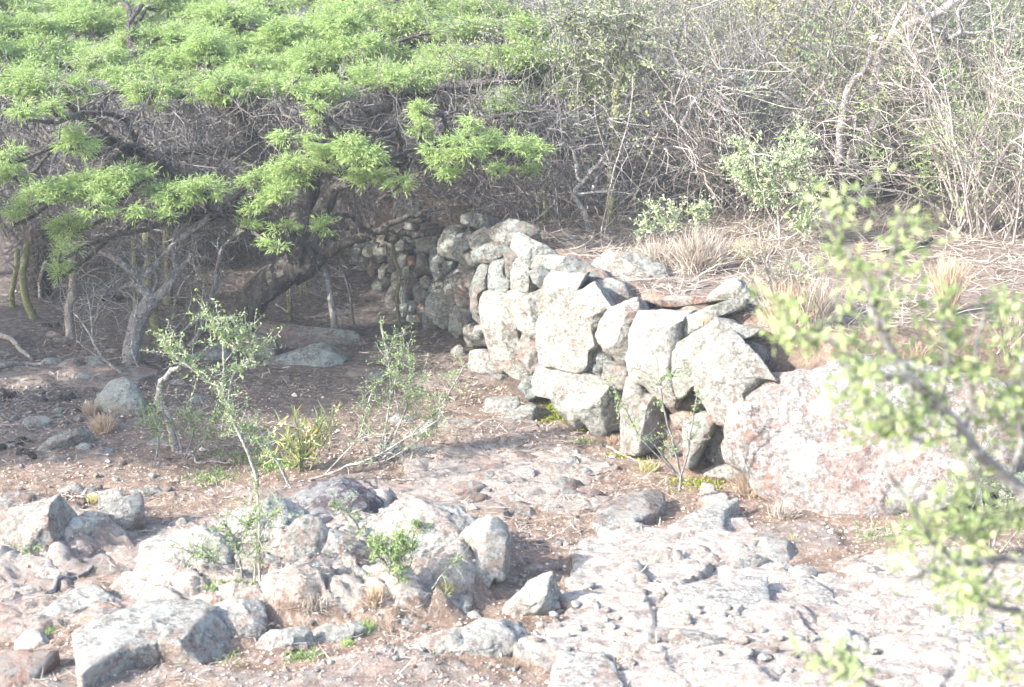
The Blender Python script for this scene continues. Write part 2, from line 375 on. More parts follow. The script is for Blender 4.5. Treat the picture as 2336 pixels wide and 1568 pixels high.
def ground_mat():
    m = NT('ground_mat')
    at_ = m.n('ShaderNodeAttribute'); at_.attribute_name = 'zone'
    sep = m.n('ShaderNodeSeparateColor'); m.l(at_.outputs['Color'], sep.inputs[0])
    rockm, litter, shade = sep.outputs[0], sep.outputs[1], sep.outputs[2]  # third channel: where dark duff covers the soil
    soil = m.ramp(m.noise(8, 8, .7), [(.3, (.15, .105, .078)), (.52, (.275, .20, .15)), (.72, (.39, .30, .235))])
    grv = m.voro(85); gc = m.voro(85, out='Color')
    bw = m.n('ShaderNodeRGBToBW'); m.l(gc, bw.inputs[0])
    gcol = m.ramp(bw.outputs[0], [(.2, (.22, .16, .13)), (.5, (.38, .29, .235)), (.8, (.54, .45, .39))])
    soil = m.mix(m.math('MULTIPLY', m.ramp(m.noise(16, 6), [(.48, 0.0), (.62, 1.0)]), .8), soil, gcol)
    lit = m.ramp(m.noise(30, 9, .75, m.scale((1, 1.6, 1))), [(.35, (.12, .09, .075)), (.5, (.27, .21, .17)), (.66, (.46, .39, .33))])
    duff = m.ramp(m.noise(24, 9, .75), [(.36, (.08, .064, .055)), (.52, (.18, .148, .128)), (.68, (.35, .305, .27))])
    rk = m.ramp(m.noise(6, 9, .66, m.scale((1, 2.2, 1)), .4), [(.3, (.16, .12, .10)), (.5, (.30, .235, .195)), (.68, (.42, .345, .30))])
    rk = m.mix(m.ramp(m.noise(30, 8, .7), [(.5, 0.0), (.56, .8)]), rk, (.34, .33, .31))
    rk = m.mix(m.math('MULTIPLY', at_.outputs['Alpha'], m.ramp(m.noise(17, 10, .75), [(.40, .15), (.53, 1.0)])), rk, (.55, .495, .44))
    rk = m.mix(m.math('MULTIPLY', m.ramp(m.noise(40, 9, .78), [(.53, 0.0), (.59, 1.0)]), .5), rk, (.22, .16, .14))
    rk = m.mix(m.ramp(m.noise(4, 5, .7), [(.56, 0.0), (.62, .45)]), rk, (.30, .20, .165))
    hl = m.n('ShaderNodeMath'); hl.operation = 'ABSOLUTE'; m.l(m.math('SUBTRACT', m.noise(5, 9, .66, m.scale((1, 3.2, 1)), .9), .5), hl.inputs[0])
    hl2 = m.n('ShaderNodeMath'); hl2.operation = 'ABSOLUTE'; m.l(m.math('SUBTRACT', m.noise(19, 6, .6, m.scale((.6, 1.5, 1)), .5), .5), hl2.inputs[0])
    crk = m.math('MAXIMUM', m.ramp(hl.outputs[0], [(.003, 1.0), (.010, 0.0)]), m.math('MULTIPLY', m.ramp(hl2.outputs[0], [(.003, 1.0), (.012, 0.0)]), .25))
    rk = m.mix(m.math('MULTIPLY', crk, .5), rk, (.20, .15, .125))
    edge = m.ramp(m.math('ADD', rockm, m.math('MULTIPLY', m.math('SUBTRACT', m.noise(12, 7, .7), .5), .9)), [(.46, 0.0), (.54, 1.0)])
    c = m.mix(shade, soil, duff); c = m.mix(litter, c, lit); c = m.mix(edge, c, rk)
    b = m.bump(m.noise(14, 9, .7), .7, .04)
    b = m.bump(m.noise(60, 8, .74), 1.0, .022, b)
    b = m.bump(m.math('MULTIPLY', grv, m.math('SUBTRACT', 1.0, edge)), .5, .008, b)
    b = m.bump(m.noise(7, 9, .66, m.scale((1, 2.6, 1)), .6), .5, .03, b)
    b = m.bump(m.math('MULTIPLY', m.math('SUBTRACT', 1.0, crk), edge), .5, .008, b)
    return m.fin(c, b, .95)
M['ground'] = ground_mat()
def leaf_mat(name, a, b, c, trans=.35, rough=.55):
    m = NT(name); g = m.n('ShaderNodeNewGeometry')
    col = m.ramp(g.outputs['Random Per Island'], [(0, a), (.5, b), (1, c)])
    m.l(col, m.b.inputs['Base Color']); m.b.inputs['Roughness'].default_value = rough
    tr = m.n('ShaderNodeBsdfTranslucent'); m.l(m.mix(.25, col, (1, 1, .3), 'MULTIPLY'), tr.inputs[0])
    mx = m.n('ShaderNodeMixShader'); mx.inputs[0].default_value = trans
    m.l(m.b.outputs[0], mx.inputs[1]); m.l(tr.outputs[0], mx.inputs[2]); m.l(mx.outputs[0], m.out.inputs[0])
    return m.m
M['acacia'] = leaf_mat('feathery_leaf', (.27, .39, .14), (.37, .49, .19), (.48, .58, .28), .45)
M['shrub_leaf'] = leaf_mat('small_leaf', (.16, .25, .09), (.24, .34, .13), (.33, .43, .20), .35)
M['pale_leaf'] = leaf_mat('pale_leaf', (.34, .44, .24), (.44, .54, .32), (.56, .64, .42), .35)
M['grey_leaf'] = leaf_mat('grey_leaf', (.17, .21, .11), (.25, .29, .16), (.36, .39, .25), .3)
M['near_leaf'] = leaf_mat('near_leaf', (.22, .31, .13), (.34, .42, .20), (.50, .54, .30), .4)
M['yellow_leaf'] = leaf_mat('yellowish_leaf', (.32, .30, .13), (.38, .37, .20), (.34, .38, .20), .35)
M['dark_leaf'] = leaf_mat('dark_leaf', (.14, .21, .10), (.20, .28, .14), (.27, .35, .19), .3)
M['lance_leaf'] = leaf_mat('lance_leaf', (.30, .40, .17), (.40, .47, .24), (.55, .42, .14), .35)
M['flower'] = leaf_mat('cream_flower', (.62, .6, .35), (.7, .66, .4), (.75, .72, .5), .2)
M['straw'] = leaf_mat('straw', (.28, .235, .20), (.38, .33, .285), (.52, .46, .40), .15, .8)
M['straw_gold'] = leaf_mat('golden_straw', (.36, .26, .18), (.46, .35, .25), (.58, .47, .36), .15, .8)
M['straw_green'] = leaf_mat('greenish_straw', (.36, .36, .15), (.44, .42, .2), (.5, .44, .24), .15, .8)
M['litter'] = leaf_mat('litter_bits', (.10, .075, .06), (.2, .16, .13), (.36, .30, .26), .05, .9)
M['moss'] = leaf_mat('moss_tuft', (.12, .15, .02), (.2, .23, .03), (.28, .30, .05), .1, .9)
def bark(name, a, b, lich, amt, sc=30, st=.8, d=.02, stretch=(1, 1, .35)):
    m = NT(name); v = m.scale(stretch)
    c = m.ramp(m.noise(sc, 8, .7, v), [(.35, a), (.62, b)])
    lf = m.ramp(m.noise(45, 6, .7), [(.60-amt*.2, 0.0), (.66-amt*.2, 1.0)])
    c = m.mix(lf, c, lich)
    bb = m.bump(m.noise(sc*1.3, 8, .7, v), st, d)
    bb = m.bump(m.voro(sc*1.1, v), st*.8, d*.8, bb)
    return m.fin(c, bb, .9)
M['bark'] = bark('rough_bark', (.035, .03, .028), (.15, .132, .118), (.24, .27, .235), .12, 17, 1.0, .06)
M['twig'] = bark('grey_twig', (.13, .12, .118), (.25, .235, .23), (.34, .35, .345), .35)
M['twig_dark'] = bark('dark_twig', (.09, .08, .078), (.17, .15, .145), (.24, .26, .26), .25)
M['twig_pale'] = bark('pale_twig', (.25, .215, .195), (.39, .35, .32), (.5, .48, .46), .2)
M['stem_pale'] = bark('pale_lichened_stem', (.17, .15, .135), (.33, .305, .28), (.46, .47, .45), .45)
M['stem_green'] = bark('green_stem', (.10, .11, .05), (.20, .20, .09), (.26, .24, .15), .3, 12, .3, .006)
M['deadwood'] = bark('dead_wood', (.16, .13, .11), (.34, .30, .27), (.42, .40, .38), .2)
M['bark_white'] = bark('smooth_pale_bark', (.30, .25, .24), (.46, .40, .38), (.5, .48, .48), .1, 12, .3, .006)
M['dung'] = bark('dark_clod', (.02, .018, .018), (.06, .05, .05), (.09, .08, .08), .1, 40)
# ------------------------------------------------------------------ the ground, one sheet
def grid_axis(a, b, step, lo, hi, grow):
    mid = np.arange(a, b, step); L, Hh = [], []
    s, q = step, a
    while q > lo: s *= grow; q -= s; L.append(q)
    s, q = step, b
    while q < hi: q += s; s *= grow; Hh.append(q)
    return np.concatenate([L[::-1], mid, Hh])
gx = grid_axis(-2.6, 2.7, .0125, -32, 32, 1.06)
gy = np.concatenate([grid_axis(4.7, 9.3, .0125, -8, 9.4, 1.06)[:-4], np.arange(9.36, 15, .035), grid_axis(15, 15.2, .05, 14.99, 50, 1.06)])
gy = np.unique(np.round(gy, 4))
X, Y = np.meshgrid(gx, gy); Z = T(X, Y)
nx, ny = len(gx), len(gy)
ii = np.arange(nx*ny).reshape(ny, nx)
F = np.stack([ii[:-1, :-1], ii[:-1, 1:], ii[1:, 1:], ii[1:, :-1]], -1).reshape(-1, 4)
zr, zl, zc = zones(X, Y); sdg = wall_sd(X, Y)
patch = sstep(.12, .3, fbm(xy3(X*1.6+4, Y*1.9), 58, 3))*sstep(10.8, 9.5, Y)*(sdg < 0)
rk = np.clip(np.maximum(np.maximum(np.maximum(zr, .72*np.clip(mounds(X, Y)*10, 0, 1)), zl*(.5+.9*sstep(-.25, .2, fbm(xy3(X*3, Y*3), 71, 4)))), np.maximum(zc*.75, patch*.62)), 0, 1)
litz = sstep(.25, .6, sdg)*sstep(14.5, 12.5, Y)
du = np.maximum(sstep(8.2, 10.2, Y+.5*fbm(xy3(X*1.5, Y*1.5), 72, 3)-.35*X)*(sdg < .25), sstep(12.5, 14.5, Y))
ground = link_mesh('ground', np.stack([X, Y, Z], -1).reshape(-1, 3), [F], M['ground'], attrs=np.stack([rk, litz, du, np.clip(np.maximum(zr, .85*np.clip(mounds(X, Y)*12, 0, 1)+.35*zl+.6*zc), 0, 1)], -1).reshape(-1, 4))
tag(ground, kind='structure')
# ------------------------------------------------------------------ rocks
RINGS = {}
def rock(fr, pts, label, mat='rock', mode='wall', n=None, th=.22, bul=.16, seed=0, cuts=None, group=None, up=0.0, ncut=9, Yc=None, name='stone', cat='stone', rough=1.0, toward=.6, q0=(.5, .84), dy=0.0, grow=1.10, sink=.9):
    P = px(fr, pts); r = np.random.RandomState(seed+int(P[:, 0].sum()) % 9999)
    # area centroid
    x, y = P[:, 0], P[:, 1]; x2, y2 = np.roll(x, -1), np.roll(y, -1); cr = x*y2-x2*y; A = cr.sum()/2
    c = np.array([((x+x2)*cr).sum(), ((y+y2)*cr).sum()])/(6*A)
    # boundary by direction from the centroid
    big = np.ptp(x) > 90 or np.ptp(y) > 90
    if mode == 'ground' and fr in 'HI' and name == 'rock': rough *= 1.5
    nth = 130 if np.ptp(x) > 160 else (84 if big else 44); nr = 34 if np.ptp(x) > 160 else (20 if big else 10)
    th_ = np.arange(nth)*2*np.pi/nth; D = np.stack([np.cos(th_), np.sin(th_)], 1)
    B = np.zeros(nth)
    for i in range(len(P)):
        a, b = P[i]-c, P[(i+1) % len(P)]-c; e = b-a
        den = D[:, 0]*e[1]-D[:, 1]*e[0]; den = np.where(abs(den) < 1e-9, 1e-9, den)
        t = (a[0]*e[1]-a[1]*e[0])/den; s = (a[0]*D[:, 1]-a[1]*D[:, 0])/den
        B = np.where((t > 0) & (s >= -1e-6) & (s <= 1+1e-6), np.maximum(B, t), B)
    B = np.where(B <= 0, B[B > 0].mean(), B)
    B = .1*np.roll(B, 1)+.8*B+.1*np.roll(B, -1)
    if mode == 'ground' and sink > 0: grow = max(grow, 1.10)
    BP = c+D*B[:, None]*grow
    # the plane the outline is laid on
    if mode == 'wall':
        h = wall_hit(*c)
        if h is None: h = (at(c[0], c[1], 8)[:2], np.array([-.7, -.7]))
        Yc_ = h[0][1]; zc = at(c[0], c[1], Yc_)[2]; Yc_ += .14*zc+dy
        C = at(c[0], c[1], Yc_)
        tc = -C.copy(); tc[2] = 0; tc /= np.linalg.norm(tc)
        nn = np.array([h[1][0], h[1][1], 0])*(1-toward)+tc*toward; nn[2] = .22 if n is None else n
    elif mode == 'ground':
        k = np.argmax(P[:, 1]); g = gnd(P[k, 0], P[k, 1]); C = g+np.array([0, 0, up]); nn = np.array(n if n else (0, -.72, .7), float)
    else:
        C = at(c[0], c[1], Yc); nn = np.array(n if n else (0, -.8, .6), float)
    nn = nn/np.linalg.norm(nn)
    def unp(q):
        d = ray(*q); t = ((C-np.array([0, 0, CAMZ]))@nn)/(d@nn); return np.array([0, 0, CAMZ])+d*t
    C0 = unp(c); W = np.array([unp(q) for q in BP])
    off = W-C0; size = np.linalg.norm(off, axis=1).mean()*2
    T_ = th if th > 0 else -th*size
    T_ = max(T_, .5*size) if mode == 'wall' else T_
    bulge = bul*size
    rings = []
    for k in range(nr, 0, -1):
        q = (k/nr)**.8
        e = (1-q**5.0)**.6 if k < nr else 0
        rings.append(C0+off*q+nn*bulge*e)
    sh = (-nn*bulge*sink if mode == 'ground' else nn*0)
    rings = rings[::-1]      # inner -> outer
    inner = C0+nn*bulge
    for (sc, dd) in (((1.0, -.12), (1.0, -.3), (.985, -.55), (.93, -.8), (.74, -.97), (.35, -1.0)) if mode == 'wall' else ((1.0, -.12), (.985, -.3), (.95, -.55), (.86, -.8), (.68, -.97), (.35, -1.0))):
        rings.append(C0+off*sc+nn*T_*dd+np.array([0, 0, (.10 if mode == 'ground' else 0)*dd]))
    rings = [q+sh for q in rings]; inner = inner+sh
    V = np.concatenate([np.concatenate(rings), [inner, C0-nn*T_]])
    # flat cleavage faces
    L = V-C0
    e1 = np.cross(nn, [0, 0, 1.]); e1 /= np.linalg.norm(e1); e2 = np.cross(e1, nn)
    for j in range(ncut):
        a = r.uniform(0, 2*np.pi); b = r.uniform(.2, 1.15)
        m = nn*1.0+(e1*math.cos(a)+e2*math.sin(a))*b; m /= np.linalg.norm(m)
        pr = L@m; d = pr.max()*r.uniform(*q0); L = L-np.maximum(pr-d, 0)[:, None]*m
    for m4 in (cuts or []):
        m = np.array(m4[:3], float); m /= np.linalg.norm(m); pr = L@m; d = pr.max()*m4[3]; L = L-np.maximum(pr-d, 0)[:, None]*m*.95
    # weathered surface
    nv = L/(np.linalg.norm(L, axis=1, keepdims=True)+1e-9)
    Pw = L+C0
    rid = 1-2*np.abs(fbm(Pw*7+31, 83, 3)); rid2 = 1-2.2*np.abs(fbm(Pw*16+11, 84, 2))
    amp = fbm(Pw*(3.2/size)*.6, 77, 3)*.025*size + fbm(Pw*13, 78, 4)*.009*rough + fbm(Pw*42, 79, 2)*.006*rough + (rid*.006+rid2*.004)*rough*min(1, size*3)
    L = L+nv*amp[:, None]
    NR = len(rings); idx = np.arange(NR*nth).reshape(NR, nth)
    a, b = idx[:-1], idx[1:]
    F4 = np.stack([a, b, np.roll(b, -1, 1), np.roll(a, -1, 1)], -1).reshape(-1, 4)
    f0 = np.stack([idx[0], np.roll(idx[0], -1), np.full(nth, NR*nth)], -1)
    f1 = np.stack([np.roll(idx[-1], -1), idx[-1], np.full(nth, NR*nth+1)], -1)
    # v axis points down in the picture, so flip if needed
    o = link_mesh(name, L+C0, [F4, f0, f1], M[mat], origin=C0)
    return tag(o, label, cat, group)
WG = 'stones of the dry stone wall'
def W_(fr, pts, label, mat='rock', **k): return rock(fr, pts, label, mat, group=WG, **k)
# -- sunlit end of the wall, from the big boulder leftwards
W_('M', [(1190,800),(1300,700),(1430,715),(1530,780),(1740,880),(2180,1150),(2080,1160),(1800,1110),(1620,1260),(1510,1370),(1440,1400),(1580,1470),(1600,1510),(1400,1640),(1200,1560),(1080,1350),(1010,1270),(1040,1100),(1140,880)], 'large white sunlit wedge of rock leaning against the left end of the huge boulder', 'rock_white', th=.35, bul=.25, ncut=2, q0=(.85,.95), cuts=[(.75,.1,.6,.42), (-.55,-.8,.1,.6)])
W_('M', [(850,790),(1080,640),(1250,530),(1500,455),(1640,505),(1660,600),(1560,740),(1300,705),(1200,800),(1130,850),(1110,1000),(1060,1110),(860,1330),(790,1330),(770,1180),(780,900)], 'long speckled slab under the wall top, left of the wedge', 'rock_pale', th=.3, bul=.2, ncut=3, cuts=[(.2,.2,.95,.6),(-.5,-.8,-.1,.6)])
W_('M', [(810,610),(900,515),(1100,425),(1400,315),(1490,330),(1470,430),(1200,515),(1060,620),(860,775),(820,720)], 'narrow lichen-covered slab with a tuft of dry grass along its edge', 'rock_pale', dy=.15, th=.25)
W_('M', [(1120,380),(1150,290),(1200,240),(1330,140),(1440,130),(1500,210),(1600,310),(1730,380),(1720,460),(1640,510),(1500,440),(1480,340),(1380,310),(1200,360)], 'pale lichen boulder on the very top of the wall nearest the dry grass', 'rock_pale', dy=.45, th=.3, bul=.3)
W_('M', [(480,290),(560,280),(1000,300),(1120,340),(1000,370),(820,390),(660,400),(500,340)], 'flat orange-red slab lying on the wall top', 'rock_red', dy=.42, th=.12)
W_('M', [(310,700),(340,600),(480,450),(740,390),(870,410),(960,440),(850,530),(800,640),(810,800),(770,900),(770,1200),(790,1330),(700,1440),(560,1330),(460,1210),(300,1150),(295,950)], 'tall bright white slab streaked with pink, pointing down in the middle of the sunlit wall', 'rock_white', th=.3, bul=.2, ncut=3, cuts=[(0,.2,.95,.8)])
W_('M', [(395,490),(480,430),(560,430),(490,540),(400,560)], 'small rounded orange stone wedged behind the tall white slab', 'rock_red', dy=.12)
W_('M', [(230,400),(400,330),(470,350),(440,430),(350,450),(250,470)], 'grey stone cap beside the flat red slab', 'rock', dy=.25)
W_('F', [(2000,690),(2130,640),(2200,680),(2150,800),(2060,850),(2040,960),(2030,1080),(1960,1080),(1900,1000),(1810,900),(1830,830),(1900,730)], 'egg-shaped white stone over a dark gap, left of the tall white slab', 'rock_white', th=.28, bul=.28, cuts=[(.8,-.1,.45,.5)])
W_('F', [(1745,610),(1860,545),(1960,540),(2080,570),(2135,620),(2000,700),(1880,760),(1820,870),(1830,960),(1780,990),(1770,1080),(1700,1115),(1600,1090),(1460,1060),(1455,900),(1470,790),(1570,720),(1640,650)], 'biggest squared block of the wall, white front and blue-grey right side', 'rock_pale', th=.4, bul=.22, ncut=1, q0=(.9,.95), cuts=[(.8,.0,.6,.40), (-.55,-.83,.05,.5)])
W_('F', [(1510,487),(1700,500),(1835,555),(1760,577),(1650,640),(1570,720),(1462,775),(1450,720),(1480,620),(1450,600),(1460,530)], 'leaning slab with lit left face and dark overhanging edge above the biggest block', 'rock_pale', th=.25, bul=.15, dy=-.06, ncut=2, cuts=[(.85,-.2,-.45,.35)])
W_('F', [(1745,410),(1860,365),(2080,370),(2180,400),(2240,450),(2255,560),(2180,595),(2080,560),(1960,520),(1830,485),(1820,540),(1765,510)], 'long rounded pinkish boulder lying loose on the terrace edge', 'rock_pale', mode='Y', Yc=9.05, n=(-.2,-.75,.6), th=.3, bul=.25)
W_('F', [(1380,440),(1450,345),(1640,390),(1760,450),(1755,500),(1640,495),(1540,480),(1470,440),(1400,465)], 'flat grey capstone between the sloping capstone and the loose pinkish boulder', 'rock_pale', dy=.25, th=.16, cuts=[(0,.1,1,.6)])
W_('F', [(1270,225),(1330,230),(1400,270),(1500,310),(1540,335),(1450,348),(1385,430),(1320,385),(1265,310)], 'pale green lichened capstone sloping along the wall top, above the pale triangular stone', 'rock_pale', dy=.1, th=.2, n=.7)
W_('F', [(1080,195),(1120,155),(1250,150),(1390,175),(1410,200),(1300,225),(1270,290),(1180,272),(1135,250)], 'flat lichened capstone at the highest point of the sunlit wall top', 'rock_pale', dy=.15, th=.2, n=.7)
W_('F', [(1780,990),(1850,975),(1910,1050),(1870,1090),(1790,1060)], 'small grey stone wedged under the egg-shaped white stone', dy=.1)
W_('F', [(1775,1085),(1850,1085),(1870,1130),(1830,1170),(1775,1130)], 'fist-sized grey stone at the lower right corner of the biggest block', dy=.08)
W_('F', [(1870,1070),(2030,1080),(2010,1235),(1960,1240),(1855,1200)], 'small squared white cube of stone in the sunlit wall', 'rock_white', ncut=1, cuts=[(-.5,-.85,0,.6),(0,0,1,.7)])
W_('F', [(1400,1120),(1450,1095),(1700,1125),(1870,1200),(1985,1245),(2000,1400),(1960,1470),(1840,1510),(1815,1540),(1780,1530),(1740,1440),(1700,1480),(1620,1420),(1540,1310),(1440,1290),(1410,1200)], 'long low pale foundation slab under the biggest block', 'rock_pale', th=.35, bul=.2, dy=-.05, ncut=3, cuts=[(.6,-.75,-.1,.6),(-.3,-.5,.8,.7)])
W_('F', [(2020,1180),(2110,1210),(2130,1290),(2210,1300),(2215,1500),(2190,1600),(2080,1660),(1965,1640),(1980,1500),(1990,1350)], 'upright square pillar stone, white left face and grey right face', 'rock_white', ncut=0, th=.3, cuts=[(-.75,-.66,0,.55),(.6,-.8,0,.55)])
W_('M', [(880,1620),(1060,1540),(1160,1540),(1200,1600),(1160,1720),(1080,1850),(980,2080),(880,2100),(860,1850)], 'red-topped speckled stone at the wall foot right of the pillar stone', 'rock_bare', ncut=4)
W_('M', [(700,1450),(780,1350),(920,1250),(1030,1200),(1040,1300),(1130,1460),(1120,1550),(1000,1560),(760,1540)], 'dark stone deep in the gap below the white wedge', 'rock_bare', dy=.22)
W_('M', [(430,1300),(560,1330),(680,1440),(700,1560),(560,1500),(430,1480)], 'reddish stone in shadow behind the top of the pillar stone', 'rock_red', dy=.18)
W_('M', [(700,1560),(860,1510),(1000,1560),(950,1640),(860,1700),(760,1700)], 'orange stone bedded in soil below the dark gap', 'rock_red', dy=.12)
W_('F', [(1330,890),(1440,905),(1460,1050),(1400,1110),(1390,1150),(1310,1040),(1300,960)], 'brown-pink stone standing between the long diagonal slab and the biggest block', 'rock_bare')
W_('F', [(1050,640),(1120,625),(1220,650),(1260,760),(1290,870),(1310,990),(1290,1010),(1375,1150),(1340,1175),(1240,1130),(1130,1040),(1100,920)], 'long diagonal slab with orange stains, tallest stone in the middle of the wall', 'rock_pale', th=.25, bul=.14, ncut=3, dy=-.05)
W_('F', [(1225,620),(1290,612),(1370,640),(1430,600),(1480,640),(1455,770),(1490,790),(1460,905),(1400,912),(1340,870),(1280,820),(1240,720)], 'broad grey stone right of the diagonal slab, below the triangular stone', 'rock_pale', ncut=4)
W_('F', [(1290,400),(1350,408),(1380,480),(1425,580),(1370,640),(1290,622),(1225,580)], 'pale triangular stone standing on its broad end', 'rock_pale', cuts=[(.8,-.4,.1,.45)])
W_('F', [(1210,370),(1280,352),(1320,380),(1270,440),(1240,520),(1200,500)], 'brown upright stone left of the pale triangular stone', 'rock_bare')
W_('F', [(1375,480),(1440,440),(1490,490),(1460,600),(1420,570)], 'small grey stone right of the pale triangular stone', 'rock')
W_('F', [(1110,422),(1200,380),(1210,510),(1245,530),(1225,602),(1150,607),(1090,590)], 'vertically cracked grey stone above the diagonal slab', 'rock', cuts=[(-.5,-.8,0,.6)])
W_('F', [(1100,305),(1180,280),(1280,330),(1280,352),(1200,372),(1110,420),(1030,410),(1010,350)], 'rounded grey stone just under the sloping capstone', 'rock', bul=.3)
W_('F', [(945,380),(1010,332),(1030,420),(1000,447)], 'small yellowish stone wedged left of the rounded grey stone', 'rock')
W_('F', [(1000,222),(1090,192),(1140,250),(1090,300),(1010,340),(985,270)], 'light grey stone at the left end of the highest flat capstone', 'rock_pale')
W_('F', [(1010,430),(1080,455),(1090,600),(1050,640),(1070,780),(1010,822),(975,770),(985,640)], 'narrow upright grey stone at the edge of the tree shadow', 'rock', dy=-.03)
W_('F', [(1320,1000),(1310,1040),(1385,1150),(1370,1160),(1290,1015)], 'thin splinter of stone behind the foot of the diagonal slab', 'rock_bare', dy=.1)
W_('F', [(1400,1090),(1470,1075),(1560,1090),(1540,1110),(1420,1150),(1395,1130)], 'low brown stone on the left end of the foundation slab', 'rock_bare')
W_('F', [(990,1000),(1100,1000),(1190,1080),(1215,1130),(1110,1178),(1030,1160),(985,1100)], 'orange-edged slab with yellow lichen leaning at the foot of the diagonal slab', 'rock_bare', dy=-.1, th=.15, ncut=2)
W_('F', [(1380,1155),(1425,1195),(1350,1285),(1290,1240)], 'small pointed stone left of the foundation slab', 'rock', dy=-.1)
W_('F', [(1340,1300),(1370,1250),(1420,1245),(1415,1290),(1360,1330)], 'tiny grey stone under the left tip of the foundation slab', 'rock', dy=-.1)
